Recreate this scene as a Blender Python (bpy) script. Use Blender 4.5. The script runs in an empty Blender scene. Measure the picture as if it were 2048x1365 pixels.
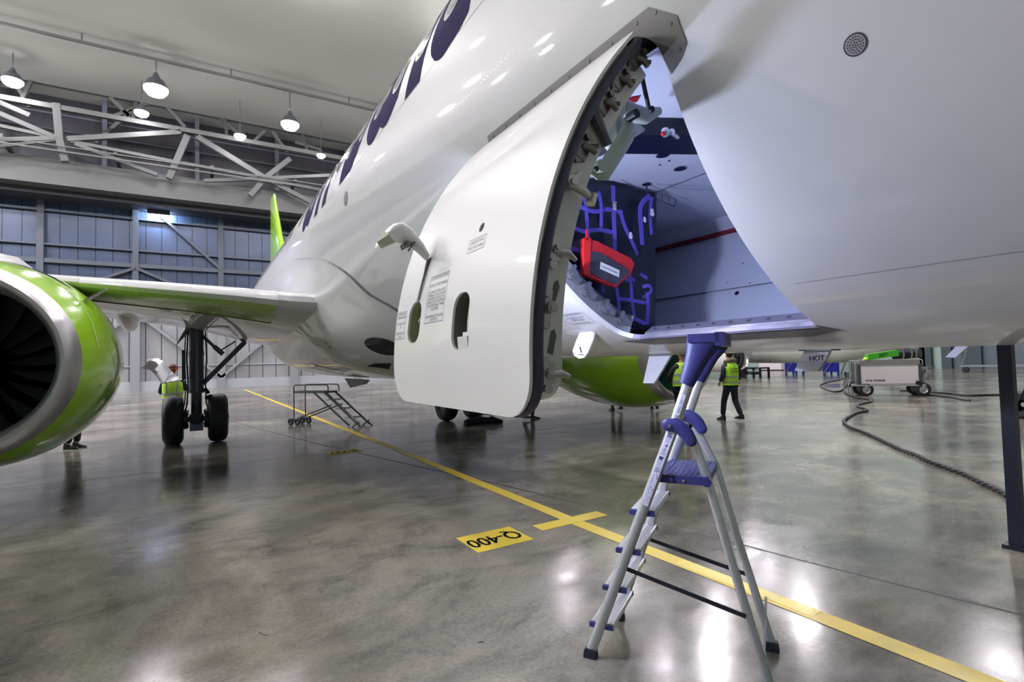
import bpy, bmesh, math, random
from mathutils import Vector, Matrix
random.seed(7)
SC = bpy.context.scene
COL = SC.collection

# ------------------------------------------------------------------ camera
F = 1030.0; CX, CY = 1024.0, 682.5; H = 1.66
_aft = Vector((395 - CX, -(738 - CY), -F)).normalized()
_b = Vector((1, 0.025, 0))
_n = _aft.cross(_b).normalized()
if _n.y < 0: _n = -_n
_fwd = -_aft
_port = _n.cross(_fwd)
# rows of R are camera axes in world (x forward, y port, z up)
R = Matrix(((_fwd.x, _port.x, _n.x), (_fwd.y, _port.y, _n.y), (_fwd.z, _port.z, _n.z)))
cam = bpy.data.cameras.new('camera'); cam_o = bpy.data.objects.new('view_camera', cam)
COL.objects.link(cam_o)
M4 = R.transposed().to_4x4(); M4.translation = Vector((0, 0, H))
cam_o.matrix_world = M4
cam.sensor_width = 36; cam.lens = F / 2048 * 36
cam.clip_start = 0.05; cam.clip_end = 400
SC.camera = cam_o
CP = Vector((0, 0, H))
def ray(x, y): return R.transposed() @ Vector((x - CX, -(y - CY), -F))
def at(x, y, X=None, Y=None, Z=None):
    """point of the place seen at photo pixel x, y on a plane of constant X, Y or Z"""
    d = ray(x, y)
    if X is not None: t = X / d.x
    elif Y is not None: t = Y / d.y
    else: t = (Z - H) / d.z
    return CP + d * t
def proj(p):
    c = R @ (Vector(p) - CP)
    return (CX - F * c.x / c.z, CY + F * c.y / c.z, -c.z)

# ------------------------------------------------------------------ view, world
SC.view_settings.view_transform = 'Standard'
SC.view_settings.look = 'None'
SC.view_settings.gamma = 1.0
SC.view_settings.use_curve_mapping = False
SC.view_settings.exposure = 0.52
w = bpy.data.worlds.new('world'); SC.world = w; w.use_nodes = True
w.node_tree.nodes['Background'].inputs[0].default_value = (0.30, 0.36, 0.55, 1)
w.node_tree.nodes['Background'].inputs[1].default_value = 0.05
LAMP_S = 560.0      # emission of every high bay lamp
DOOR_S = 1000.0      # emission of the work light on the door's inner face

# ------------------------------------------------------------------ materials
MATS = {}
def mat(name, col, rough=0.5, metal=0.0, var=0.06, scale=6.0, bump=0.0, coat=0.0, emit=None, estr=0.0, alpha=None, stretch=None, rvar=0.08, spec=None, col2=None):
    if name in MATS: return MATS[name]
    m = bpy.data.materials.new(name); m.use_nodes = True
    nt = m.node_tree; N = nt.nodes; L = nt.links
    b = N['Principled BSDF']
    tc = N.new('ShaderNodeTexCoord'); mp = N.new('ShaderNodeMapping')
    if stretch: mp.inputs['Scale'].default_value = stretch
    L.new(tc.outputs['Object'], mp.inputs[0])
    nz = N.new('ShaderNodeTexNoise'); nz.inputs['Scale'].default_value = scale; nz.inputs['Detail'].default_value = 5
    L.new(mp.outputs[0], nz.inputs['Vector'])
    mx = N.new('ShaderNodeMix'); mx.data_type = 'RGBA'
    c1 = [max(0, c * (1 - var)) for c in col] + [1]
    c2 = ([min(1, c * (1 + var)) for c in col] if col2 is None else list(col2)) + [1]
    mx.inputs[6].default_value = c1; mx.inputs[7].default_value = c2
    L.new(nz.outputs[0], mx.inputs[0]); L.new(mx.outputs[2], b.inputs['Base Color'])
    mr = N.new('ShaderNodeMapRange'); mr.inputs[1].default_value = 0.3; mr.inputs[2].default_value = 0.7
    mr.inputs[3].default_value = max(0.02, rough - rvar / 2); mr.inputs[4].default_value = min(1, rough + rvar / 2)
    L.new(nz.outputs[0], mr.inputs[0]); L.new(mr.outputs[0], b.inputs['Roughness'])
    b.inputs['Metallic'].default_value = metal
    if coat: b.inputs['Coat Weight'].default_value = coat; b.inputs['Coat Roughness'].default_value = 0.035
    if spec is not None: b.inputs['Specular IOR Level'].default_value = spec
    if emit: b.inputs['Emission Color'].default_value = (*emit, 1); b.inputs['Emission Strength'].default_value = estr
    if bump:
        bp = N.new('ShaderNodeBump'); bp.inputs['Strength'].default_value = bump; bp.inputs['Distance'].default_value = 0.02
        L.new(nz.outputs[0], bp.inputs['Height']); L.new(bp.outputs[0], b.inputs['Normal'])
    if alpha is not None: b.inputs['Transmission Weight'].default_value = alpha
    MATS[name] = m
    return m

WHITE = mat('aircraft_white_paint', (0.68, 0.68, 0.70), 0.42, var=0.015, scale=1.2, coat=0.7, rvar=0.05, spec=0.25)
DOORW = mat('door_white_paint', (0.86, 0.86, 0.86), 0.4, var=0.012, scale=3, coat=0.6, rvar=0.06, spec=0.25)
NAVY = mat('livery_navy', (0.022, 0.014, 0.075), 0.75, var=0.1, spec=0.03)
GREEN = mat('livery_lime_green', (0.35, 0.66, 0.025), 0.2, coat=0.7, var=0.05, scale=1.5)
LIPM = mat('inlet_lip_metal', (0.62, 0.60, 0.62), 0.32, metal=0.75, var=0.06, scale=3)
CHROME = mat('polished_steel', (0.75, 0.75, 0.77), 0.15, metal=1, var=0.05)
BARE = mat('bare_aluminium', (0.16, 0.155, 0.15), 0.5, metal=0.45, var=0.18, scale=18, rvar=0.15)
SILL = mat('sill_aluminium', (0.33, 0.32, 0.42), 0.4, metal=0.6, var=0.2, scale=14, rvar=0.2)
RIVET = mat('rivet_metal', (0.16, 0.155, 0.16), 0.4, metal=0.7)
SEAL = mat('door_seal_rubber', (0.05, 0.045, 0.085), 0.5, var=0.15)
PRIMER = mat('primer_grey_green', (0.66, 0.67, 0.62), 0.4, var=0.07, scale=5)
ARMG = mat('hinge_arm_primer', (0.36, 0.43, 0.34), 0.35, var=0.06, scale=5)
FITM = mat('fitting_bronze_grey', (0.20, 0.18, 0.165), 0.32, metal=0.8, var=0.2, scale=20)
FITL = mat('fitting_light_metal', (0.50, 0.48, 0.45), 0.28, metal=0.85, var=0.15, scale=20)
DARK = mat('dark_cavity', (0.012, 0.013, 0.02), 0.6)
BLACKM = mat('black_metal', (0.015, 0.017, 0.03), 0.35, metal=0.3)
RUBBER = mat('tyre_rubber', (0.012, 0.013, 0.02), 0.55, var=0.2, scale=30)
GEARM = mat('landing_gear_grey', (0.09, 0.10, 0.13), 0.35, metal=0.4, var=0.2)
LINING = mat('hold_lining_panel', (0.60, 0.64, 0.78), 0.42, var=0.02, scale=2)
REDS = mat('red_stripe', (0.25, 0.008, 0.02), 0.45)
TARP = mat('dark_blue_tarp', (0.006, 0.010, 0.034), 0.42, var=0.3, scale=5, bump=0.25)
STRAP = mat('violet_net_strap', (0.11, 0.085, 0.55), 0.6, var=0.15, scale=60)
BAGR = mat('red_bag_fabric', (0.62, 0.012, 0.02), 0.5, var=0.12, scale=25, bump=0.3)
BAGW = mat('clear_bag_window', (0.05, 0.05, 0.075), 0.16, var=0.4, scale=12, bump=0.4)
LABEL = mat('white_label', (0.80, 0.80, 0.86), 0.5)
INK = mat('black_ink', (0.012, 0.012, 0.02), 0.5)
INKV = mat('purple_ink', (0.06, 0.03, 0.20), 0.5)
ALU = mat('ladder_aluminium', (0.62, 0.62, 0.64), 0.34, metal=0.75, var=0.05, stretch=(3, 3, 0.3), scale=20)
LBLUE = mat('ladder_blue_plastic', (0.034, 0.034, 0.155), 0.45, var=0.08)
LBLACK = mat('ladder_black_strap', (0.012, 0.012, 0.025), 0.6)
YELP = mat('yellow_floor_tape', (0.80, 0.60, 0.06), 0.38, var=0.1, scale=5, rvar=0.2)
HIVIS = mat('hi_vis_yellow', (0.55, 0.95, 0.06), 0.6, var=0.06, emit=None, scale=12)
REFL = mat('reflective_tape', (0.42, 0.44, 0.47), 0.35, var=0.1)
SKIN = mat('skin', (0.50, 0.28, 0.19), 0.5, var=0.08)
NAVYC = mat('navy_jacket_cloth', (0.014, 0.017, 0.045), 0.75, var=0.3, scale=20)
BLACKC = mat('black_cloth', (0.010, 0.011, 0.022), 0.75, var=0.3, scale=20)
SHOE = mat('black_shoe_leather', (0.010, 0.010, 0.014), 0.35)
HAIRM = mat('dark_brown_hair', (0.025, 0.014, 0.010), 0.6, var=0.3, scale=60)
FUR = mat('brown_fur_trim', (0.26, 0.20, 0.15), 0.95, var=0.45, scale=60, bump=1.0)
ORANGE = mat('orange_cap_cloth', (0.80, 0.25, 0.08), 0.7)
BROWN = mat('brown_cap_cloth', (0.14, 0.035, 0.02), 0.7)
GREYP = mat('painted_steel_grey', (0.22, 0.24, 0.25), 0.5, var=0.08)
TRUSSM = mat('truss_paint', (0.085, 0.092, 0.088), 0.55, var=0.08, scale=2)
COLM = mat('column_paint', (0.060, 0.072, 0.095), 0.5, var=0.08, scale=2)
STAIRM = mat('mobile_stair_paint', (0.03, 0.04, 0.045), 0.4)
CARTW = mat('cart_cream_paint', (0.70, 0.64, 0.66), 0.45, var=0.03)
CABLE = mat('cable_sheath', (0.035, 0.035, 0.04), 0.55, var=0.4, scale=40)
BLUES = mat('blue_steel_paint', (0.02, 0.03, 0.40), 0.45)
TEAL = mat('acoustic_liner_teal', (0.10, 0.27, 0.22), 0.5, var=0.1)
GLASS = mat('landing_light_glass', (0.03, 0.035, 0.045), 0.08, coat=1.0)
WINW = mat('window_surround_white', (0.72, 0.73, 0.75), 0.2, coat=0.4)
WINP = mat('window_pane_grey', (0.33, 0.36, 0.42), 0.12, coat=0.8)
LAMPE = mat('lamp_lens_glow', (1, 1, 1), 0.4, emit=(1.0, 0.94, 0.98), estr=LAMP_S)
LAMPV = mat('lamp_lens_glow_far', (1, 1, 1), 0.4, emit=(1.0, 0.90, 1.0), estr=70)
LAMPM = mat('lamp_housing', (0.08, 0.085, 0.10), 0.5, metal=0.3)

# ------------------------------------------------------------------ mesh builder
class MB:
    def __init__(s): s.v = []; s.f = []; s.mi = []; s.m = 0
    def add(s, vs, fs):
        o = len(s.v); s.v += [Vector(p) for p in vs]
        for f in fs: s.f.append([i + o for i in f]); s.mi.append(s.m)
        return s
    def box(s, lo, hi):
        x0, y0, z0 = lo; x1, y1, z1 = hi
        return s.add([(x0,y0,z0),(x1,y0,z0),(x1,y1,z0),(x0,y1,z0),(x0,y0,z1),(x1,y0,z1),(x1,y1,z1),(x0,y1,z1)],
                     [(0,3,2,1),(4,5,6,7),(0,1,5,4),(1,2,6,5),(2,3,7,6),(3,0,4,7)])
    def obox(s, c, ax, ay, az):
        c = Vector(c); ax, ay, az = Vector(ax), Vector(ay), Vector(az)
        vs = [c + sx*ax + sy*ay + sz*az for sz in (-1,1) for sx, sy in ((-1,-1),(1,-1),(1,1),(-1,1))]
        return s.add(vs, [(0,3,2,1),(4,5,6,7),(0,1,5,4),(1,2,6,5),(2,3,7,6),(3,0,4,7)])
    def beam(s, p, q, w_, h_, up=(0,0,1)):
        p, q = Vector(p), Vector(q); d = (q - p)
        if d.length < 1e-6: return s
        dn = d.normalized(); u = Vector(up)
        if abs(dn.dot(u)) > 0.98: u = Vector((1,0,0))
        sd = dn.cross(u).normalized(); u = sd.cross(dn).normalized()
        return s.obox((p+q)/2, d/2, sd*w_/2, u*h_/2)
    def rings(s, rs, closed=True, caps=True, loop=False):
        n = len(rs[0]); o = []; fs = []
        for r in rs: o += r
        k = len(rs)
        for i in range(k if loop else k-1):
            a, b = i*n, ((i+1) % k)*n
            for j in range(n if closed else n-1):
                j2 = (j+1) % n
                fs.append((a+j, a+j2, b+j2, b+j))
        if caps and closed and not loop:
            fs.append(tuple(range(n-1, -1, -1))); fs.append(tuple((k-1)*n + j for j in range(n)))
        return s.add(o, fs)
    def tube(s, path, r, n=10, caps=True, sx=1.0, up=None):
        path = [Vector(p) for p in path]; rs = []
        prev = None
        for i, p in enumerate(path):
            d = (path[min(i+1, len(path)-1)] - path[max(i-1, 0)]).normalized()
            if prev is None:
                u = Vector(up) if up else (Vector((0,0,1)) if abs(d.z) < 0.9 else Vector((1,0,0)))
            else: u = prev
            u = (u - d*u.dot(d)).normalized(); prev = u; w_ = d.cross(u)
            rr = r[i] if isinstance(r, (list, tuple)) else r
            rs.append([p + (w_*math.cos(2*math.pi*j/n)*sx + u*math.sin(2*math.pi*j/n))*rr for j in range(n)])
        return s.rings(rs, True, caps)
    def cyl(s, p, q, r, n=20, r2=None): return s.tube([p, q], [r, r if r2 is None else r2], n)
    def revolve(s, prof, c, ax=(1,0,0), n=48, caps=False, sz=1.0):
        """prof: list of (distance along ax, radius)"""
        c = Vector(c); ax = Vector(ax).normalized()
        u = Vector((0,0,1)) if abs(ax.z) < 0.9 else Vector((1,0,0))
        u = (u - ax*u.dot(ax)).normalized(); w_ = ax.cross(u)
        rs = [[c + ax*d + (w_*math.cos(2*math.pi*j/n) + u*math.sin(2*math.pi*j/n)*sz)*r for j in range(n)] for d, r in prof]
        return s.rings(rs, True, caps)
    def plate(s, pts, th):
        """polygon with thickness vector"""
        pts = [Vector(p) for p in pts]; th = Vector(th); n = len(pts)
        vs = pts + [p + th for p in pts]
        fs = [tuple(range(n-1,-1,-1)), tuple(range(n, 2*n))] + [(i, (i+1)%n, (i+1)%n+n, i+n) for i in range(n)]
        return s.add(vs, fs)
    def sphere(s, c, r, n=16, m=10, sc=(1,1,1)):
        c = Vector(c); rs = []
        for i in range(1, m):
            a = math.pi*i/m
            rs.append([c + Vector((r*sc[0]*math.sin(a)*math.cos(2*math.pi*j/n), r*sc[1]*math.sin(a)*math.sin(2*math.pi*j/n), r*sc[2]*math.cos(a))) for j in range(n)])
        return s.rings(rs[::-1])
    def build(s, name, m, parent=None, off=(0,0,0), smooth=True, angle=40, merge=True):
        off = Vector(off); me = bpy.data.meshes.new(name)
        me.from_pydata([tuple(p - off) for p in s.v], [], s.f)
        ms = m if isinstance(m, (list, tuple)) else [m]
        for x in ms: me.materials.append(x)
        if len(ms) > 1:
            for p, i in zip(me.polygons, s.mi): p.material_index = i
        bm = bmesh.new(); bm.from_mesh(me)
        if merge: bmesh.ops.remove_doubles(bm, verts=bm.verts, dist=1e-5)
        bmesh.ops.recalc_face_normals(bm, faces=bm.faces)
        bm.to_mesh(me); bm.free()
        if smooth:
            for p in me.polygons: p.use_smooth = True
            me.set_sharp_from_angle(angle=math.radians(angle))
        o = bpy.data.objects.new(name, me); COL.objects.link(o)
        if parent: o.parent = parent
        return o
def tag(o, label=None, cat=None, group=None, kind=None):
    if label: o['label'] = label
    if cat: o['category'] = cat
    if group: o['group'] = group
    if kind: o['kind'] = kind
    return o
def thing(name, base, label, cat, group=None, rz=0):
    o = bpy.data.objects.new(name, None); COL.objects.link(o)
    o.location = base; o.rotation_euler = (0, 0, rz); o.empty_display_size = 0.2
    return tag(o, label, cat, group)
def struct(o): o['kind'] = 'structure'; return o
def copy_tree(o, parent=None):
    c = o.copy(); COL.objects.link(c); c.parent = parent
    for ch in [x for x in bpy.data.objects if x.parent == o]: copy_tree(ch, c)
    return c
def text_verts(s, size=1.0, align='CENTER', space=1.0, fat=0.0):
    """flat triangulated lettering: list of (x, y), faces"""
    cu = bpy.data.curves.new('lettering', 'FONT'); cu.body = s; cu.size = size
    cu.align_x = align; cu.align_y = 'CENTER'; cu.space_line = space; cu.resolution_u = 9 if fat else 3; cu.offset = fat
    o = bpy.data.objects.new('lettering', cu); COL.objects.link(o)
    dg = bpy.context.evaluated_depsgraph_get()
    me = bpy.data.meshes.new_from_object(o.evaluated_get(dg))
    bm = bmesh.new(); bm.from_mesh(me)
    bmesh.ops.triangulate(bm, faces=bm.faces)
    out = ([(v.co.x, v.co.y) for v in bm.verts], [[v.index for v in f.verts] for f in bm.faces])
    bm.free(); bpy.data.objects.remove(o); bpy.data.meshes.remove(me); bpy.data.curves.remove(cu)
    return out
def text_into(mb, s, size, fn, align='CENTER', space=1.0, bold=0):
    vs, fs = text_verts(s, size, align, space)
    if fs: mb.add([fn(x, y) for x, y in vs], fs)
    if bold and fs:
        mb.add([fn(x + bold, y) for x, y in vs], fs)
def bake(o):
    dg = bpy.context.evaluated_depsgraph_get()
    me = bpy.data.meshes.new_from_object(o.evaluated_get(dg))
    o.modifiers.clear(); old = o.data; o.data = me
    return o
def skin_obj(name, chains, m, parent=None, off=(0,0,0), sub=1, root=0):
    """chains: list of [(point, radius or (rx,ry)), ...]; points that coincide are joined"""
    vs = []; rad = []; es = []; key = {}
    for ch in chains:
        last = None
        for p, r in ch:
            k = tuple(round(c, 4) for c in p)
            if k not in key: key[k] = len(vs); vs.append(Vector(p) - Vector(off)); rad.append(r)
            i = key[k]
            if last is not None and last != i: es.append((last, i))
            last = i
    me = bpy.data.meshes.new(name); me.from_pydata([tuple(v) for v in vs], es, [])
    o = bpy.data.objects.new(name, me); COL.objects.link(o)
    md = o.modifiers.new('s', 'SKIN'); md.use_smooth_shade = True; md.branch_smoothing = 0.3
    sv = me.skin_vertices[0].data
    for i, r in enumerate(rad):
        sv[i].radius = r if isinstance(r, tuple) else (r, r); sv[i].use_root = (i == root)
    if sub: sd = o.modifiers.new('d', 'SUBSURF'); sd.levels = sub; sd.render_levels = sub
    bake(o)
    o.data.materials.clear(); o.data.materials.append(m)
    if parent: o.parent = parent
    return o

# ================================================================== SETTING
XW = -50.0; YR = 57.0; CZ = 22.3
def floor_material():
    m = bpy.data.materials.new('polished_concrete'); m.use_nodes = True
    nt = m.node_tree; N = nt.nodes; L = nt.links; b = N['Principled BSDF']
    tc = N.new('ShaderNodeTexCoord')
    def noise(scale, detail=6, rough=0.6, st=(1,1,1), dist=0.0, rot=0):
        mp = N.new('ShaderNodeMapping'); mp.inputs['Scale'].default_value = st; mp.inputs['Rotation'].default_value = (0,0,rot)
        L.new(tc.outputs['Object'], mp.inputs[0])
        n = N.new('ShaderNodeTexNoise'); n.inputs['Scale'].default_value = scale; n.inputs['Detail'].default_value = detail
        n.inputs['Roughness'].default_value = rough; n.inputs['Distortion'].default_value = dist
        L.new(mp.outputs[0], n.inputs['Vector']); return n.outputs[0]
    def ramp(src, stops):
        r = N.new('ShaderNodeValToRGB'); e = r.color_ramp.elements
        e[0].position, e[0].color = stops[0][0], (*stops[0][1], 1)
        e[1].position, e[1].color = stops[-1][0], (*stops[-1][1], 1)
        for p, c in stops[1:-1]: x = e.new(p); x.color = (*c, 1)
        L.new(src, r.inputs[0]); return r.outputs[0]
    def mix(a, b_, f, mode='MIX'):
        x = N.new('ShaderNodeMix'); x.data_type = 'RGBA'; x.blend_type = mode
        if isinstance(f, float): x.inputs[0].default_value = f
        else: L.new(f, x.inputs[0])
        L.new(a, x.inputs[6])
        if isinstance(b_, tuple): x.inputs[7].default_value = (*b_, 1)
        else: L.new(b_, x.inputs[7])
        return x.outputs[2]
    big = ramp(noise(0.35, 8, 0.62, (1, 1, 1), 0.6), [(0.34, (0.08, 0.078, 0.07)), (0.5, (0.18, 0.168, 0.14)), (0.66, (0.34, 0.315, 0.26))])
    mid = ramp(noise(2.4, 9, 0.7, (1.0, 0.6, 1), 0.5, 0.5), [(0.3, (0.50, 0.50, 0.51)), (0.52, (1, 1, 1)), (0.72, (1.25, 1.22, 1.15))])
    c = mix(big, mid, 1.0, 'MULTIPLY')
    fine = ramp(noise(38, 4, 0.7), [(0.3, (0.72, 0.72, 0.73)), (0.7, (1.18, 1.18, 1.15))])
    c = mix(c, fine, 0.8, 'MULTIPLY')
    # pale scuffs and dark spots
    scuff = ramp(noise(6.5, 10, 0.8, (2.4, 0.5, 1), 0.6, 0.9), [(0.68, (0, 0, 0)), (0.80, (.6, .6, .6))])
    c = mix(c, (0.36, 0.35, 0.33), scuff)
    spot = ramp(noise(7.0, 3, 0.5, (1, 1, 1), 0.5), [(0.72, (0, 0, 0)), (0.76, (1, 1, 1))])
    c = mix(c, (0.09, 0.085, 0.085), spot)
    L.new(c, b.inputs['Base Color'])
    rr = N.new('ShaderNodeMapRange'); rr.inputs[1].default_value = 0.3; rr.inputs[2].default_value = 0.72
    rr.inputs[3].default_value = 0.085; rr.inputs[4].default_value = 0.27
    L.new(noise(1.6, 9, 0.72, (1, .5, 1), 1.0, 0.6), rr.inputs[0]); L.new(rr.outputs[0], b.inputs['Roughness'])
    b.inputs['Specular IOR Level'].default_value = 0.75
    bp = N.new('ShaderNodeBump'); bp.inputs['Strength'].default_value = 0.10; bp.inputs['Distance'].default_value = 0.01
    L.new(noise(3.0, 6, 0.6, (1, 1, 1), 0.5), bp.inputs['Height']); L.new(bp.outputs[0], b.inputs['Normal'])
    return m
FLOORM = floor_material()
struct(MB().box((XW-0.5, -46, -0.3), (26, YR+0.5, 0)).build('floor', FLOORM, smooth=False))

def cladding(name, c_lo, c_hi, zsplit, pitch, rough, metal=0.3, lc=0.25):
    """profiled wall sheets: vertical joints every `pitch` m, painted differently below zsplit"""
    m = bpy.data.materials.new(name); m.use_nodes = True
    nt = m.node_tree; N = nt.nodes; L = nt.links; b = N['Principled BSDF']
    tc = N.new('ShaderNodeTexCoord'); sp = N.new('ShaderNodeSeparateXYZ'); L.new(tc.outputs['Object'], sp.inputs[0])
    add = N.new('ShaderNodeMath'); add.operation = 'ADD'; L.new(sp.outputs[0], add.inputs[0]); L.new(sp.outputs[1], add.inputs[1])
    dv = N.new('ShaderNodeMath'); dv.operation = 'DIVIDE'; L.new(add.outputs[0], dv.inputs[0]); dv.inputs[1].default_value = pitch
    fr = N.new('ShaderNodeMath'); fr.operation = 'FRACT'; L.new(dv.outputs[0], fr.inputs[0])
    lt = N.new('ShaderNodeMath'); lt.operation = 'LESS_THAN'; L.new(fr.outputs[0], lt.inputs[0]); lt.inputs[1].default_value = 0.07
    gz = N.new('ShaderNodeMath'); gz.operation = 'GREATER_THAN'; L.new(sp.outputs[2], gz.inputs[0]); gz.inputs[1].default_value = zsplit
    mx = N.new('ShaderNodeMix'); mx.data_type = 'RGBA'; L.new(gz.outputs[0], mx.inputs[0])
    mx.inputs[6].default_value = (*c_lo, 1); mx.inputs[7].default_value = (*c_hi, 1)
    nz = N.new('ShaderNodeTexNoise'); nz.inputs['Scale'].default_value = 0.6; nz.inputs['Detail'].default_value = 6; L.new(tc.outputs['Object'], nz.inputs['Vector'])
    m2 = N.new('ShaderNodeMix'); m2.data_type = 'RGBA'; m2.blend_type = 'MULTIPLY'; m2.inputs[0].default_value = 1
    mr = N.new('ShaderNodeMapRange'); mr.inputs[3].default_value = 0.75; mr.inputs[4].default_value = 1.2; L.new(nz.outputs[0], mr.inputs[0])
    L.new(mx.outputs[2], m2.inputs[6]); L.new(mr.outputs[0], m2.inputs[7])
    m3 = N.new('ShaderNodeMix'); m3.data_type = 'RGBA'; m3.blend_type = 'MULTIPLY'; L.new(lt.outputs[0], m3.inputs[0])
    L.new(m2.outputs[2], m3.inputs[6]); m3.inputs[7].default_value = (lc, lc, lc*1.1, 1)
    L.new(m3.outputs[2], b.inputs['Base Color'])
    b.inputs['Roughness'].default_value = rough; b.inputs['Metallic'].default_value = metal
    w1 = N.new('ShaderNodeTexWave'); w1.inputs['Scale'].default_value = 0.9/pitch; w1.inputs['Distortion'].default_value = 0.6
    w1.bands_direction = 'DIAGONAL'
    bp = N.new('ShaderNodeBump'); bp.inputs['Strength'].default_value = 0.4; bp.inputs['Distance'].default_value = 0.05
    L.new(fr.outputs[0], bp.inputs['Height']); L.new(bp.outputs[0], b.inputs['Normal'])
    return m
WB = cladding('back_wall_sheets', (0.34, 0.34, 0.365), (0.045, 0.065, 0.115), 8.3, 1.05, 0.30)
WR = cladding('right_wall_sheets', (0.30, 0.42, 0.38), (0.30, 0.40, 0.38), 30, 2.5, 0.5, 0.0, 0.8)
CEILM = mat('ceiling_lining', (0.33, 0.34, 0.305), 0.75, var=0.07, scale=0.25, stretch=(1, 0.2, 1), rvar=0.02)
struct(MB().box((XW-0.5, -46, 0), (XW, YR+0.5, CZ+0.4)).build('wall_back', WB, smooth=False))
struct(MB().box((XW, YR, 0), (26, YR+0.5, CZ+0.4)).build('wall_right', WR, smooth=False))
struct(MB().box((XW, -46.5, 0), (26, -46, CZ+0.4)).build('wall_left', WR, smooth=False))
struct(MB().box((26, -46.5, 0), (26.5, YR+0.5, CZ+0.4)).build('wall_front', WR, smooth=False))
struct(MB().box((XW-0.5, -46.5, CZ), (26.5, YR+0.5, CZ+0.4)).build('ceiling', CEILM, smooth=False))

# low block plinth and sill line of the back wall
m = MB(); m.box((XW, -46, 0), (XW+0.25, 30, 0.75)); m.box((XW, -46, 1.9), (XW+0.12, 30, 2.0))
struct(m.build('baseboard_back', mat('plinth_block', (0.33, 0.35, 0.38), 0.6, var=0.1), smooth=False))
# door-leaf framing on the back wall
k = 1
def trim(mb, m=COLM, smooth=False):
    global k
    o = struct(mb.build('trim_%d' % k, m, smooth=smooth)); k += 1; return o
cols = [-18.5, -9.8, -4.15, 1.7, 7.4, 13.1, 18.8]
LCOL = mat('lower_column_paint', (0.22, 0.23, 0.255), .5)
for y in cols: trim(MB().box((XW, y-0.2, 8.3), (XW+0.4, y+0.2, 16.5))); trim(MB().box((XW, y-0.3, 0), (XW+0.5, y+0.3, 8.3)), LCOL)
for z, h in ((9.9, 0.32), (11.1, 0.12), (6.3, 0.45), (13.6, 0.10)):
    trim(MB().box((XW, -46, z-h/2), (XW+0.35, 30, z+h/2)), COLM if z > 8 else LCOL)
for i in range(1, len(cols)-1):
    y0, y1 = cols[i], cols[i+1]
    if i % 2 == 0:
        trim(MB().beam((XW+.3, y0, 15.6), (XW+.3, y1, 10.0), .2, .36, (1,0,0)))
        trim(MB().beam((XW+.3, y0, 9.7), (XW+.3, y1, 7.0), .2, .35, (1,0,0)))
        trim(MB().beam((XW+.3, y0, 6.2), (XW+.3, y1, 0.9), .2, .4, (1,0,0)), LCOL)
    else:
        trim(MB().beam((XW+.3, y1, 9.7), (XW+.3, y0, 7.0), .2, .35, (1,0,0)))
        trim(MB().beam((XW+.3, y1, 6.2), (XW+.3, y0, 0.9), .2, .4, (1,0,0)), LCOL)
# beam box above the doors with its walkway rail
BX = -46.5
zt = at(300, 345, X=BX).z; zb = at(300, 392, X=BX).z
trim(MB().box((XW, -46, zb), (BX, 34, zt)), TRUSSM)
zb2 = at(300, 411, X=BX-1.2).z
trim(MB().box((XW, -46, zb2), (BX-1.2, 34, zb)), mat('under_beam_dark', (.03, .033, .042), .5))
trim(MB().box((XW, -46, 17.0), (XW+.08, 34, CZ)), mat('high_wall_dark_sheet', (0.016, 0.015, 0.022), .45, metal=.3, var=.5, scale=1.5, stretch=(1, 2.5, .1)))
# roof girder: chords, posts and braces in two planes
GX = -45.6
def seg(a, b, wd=0.26, X=GX, m=TRUSSM, X2=None):
    p = at(a[0], a[1], X=X); q = at(b[0], b[1], X=X2 or X); trim(MB().beam(p, q, wd, wd, (1,0,0)), m)
zc1 = at(320, 252, X=GX).z; zc2 = at(320, 215, X=GX-2.8).z; zc0 = at(320, 318, X=GX).z
for z, x, wd in ((zc1, GX, .34), (zc2, GX-2.4, .3), (at(320,335,X=GX).z, GX+.4, .10), (at(320,322,X=GX+.4).z, GX+.4, .07)):
    trim(MB().beam((x, -46, z), (x, 34, z), wd, wd), TRUSSM)
for (a_, b_, wd) in (((113, 208), (119, 278), .42), ((119, 278), (131, 324), .42), ((0, 228), (112, 276), .3), ((0, 252), (112, 276), .22), ((-60, 283), (112, 277), .28),
        ((135, 279), (362, 265), .34), ((140, 283), (350, 324), .22), ((350, 324), (530, 357), .22), ((150, 288), (315, 350), .26), ((112, 280), (-60, 300), .2),
        ((375, 272), (338, 358), .42), ((395, 275), (530, 357), .40), ((530, 357), (620, 404), .34), ((580, 318), (530, 357), .38), ((530, 357), (500, 392), .38),
        ((408, 362), (530, 357), .26), ((530, 357), (670, 351), .26), ((530, 357), (650, 384), .26), ((-60, 180), (60, 232), .3)):
    seg(a_, b_, wd)
for x0, y0, x1, y1 in ((230, 232, 315, 200), (325, 205, 370, 255), (440, 235, 500, 290), (500, 290, 530, 262), (545, 265, 575, 305), (220, 195, 260, 235), (590, 285, 640, 300), (0, 120, 60, 215), (190, 285, 265, 222)):
    seg((x0, y0), (x1, y1), .24, GX-2.4)
for y in range(-30, 34, 6):
    trim(MB().box((GX-3.4, y-.15, zt), (GX-3.1, y+.15, CZ)), COLM)
    trim(MB().beam((GX, y+2, zc1), (GX-2.4, y+2, zc2), .2, .2), TRUSSM)
    trim(MB().beam((XW+.4, y+1, zt+.3), (GX, y+1, zc0), .22, .22), TRUSSM)
# cladding rails high on the back wall
for z in (17.4, 18.6, 19.8, 21.0): trim(MB().box((XW, -46, z-.06), (XW+.15, 34, z+.06)), COLM)
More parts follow.
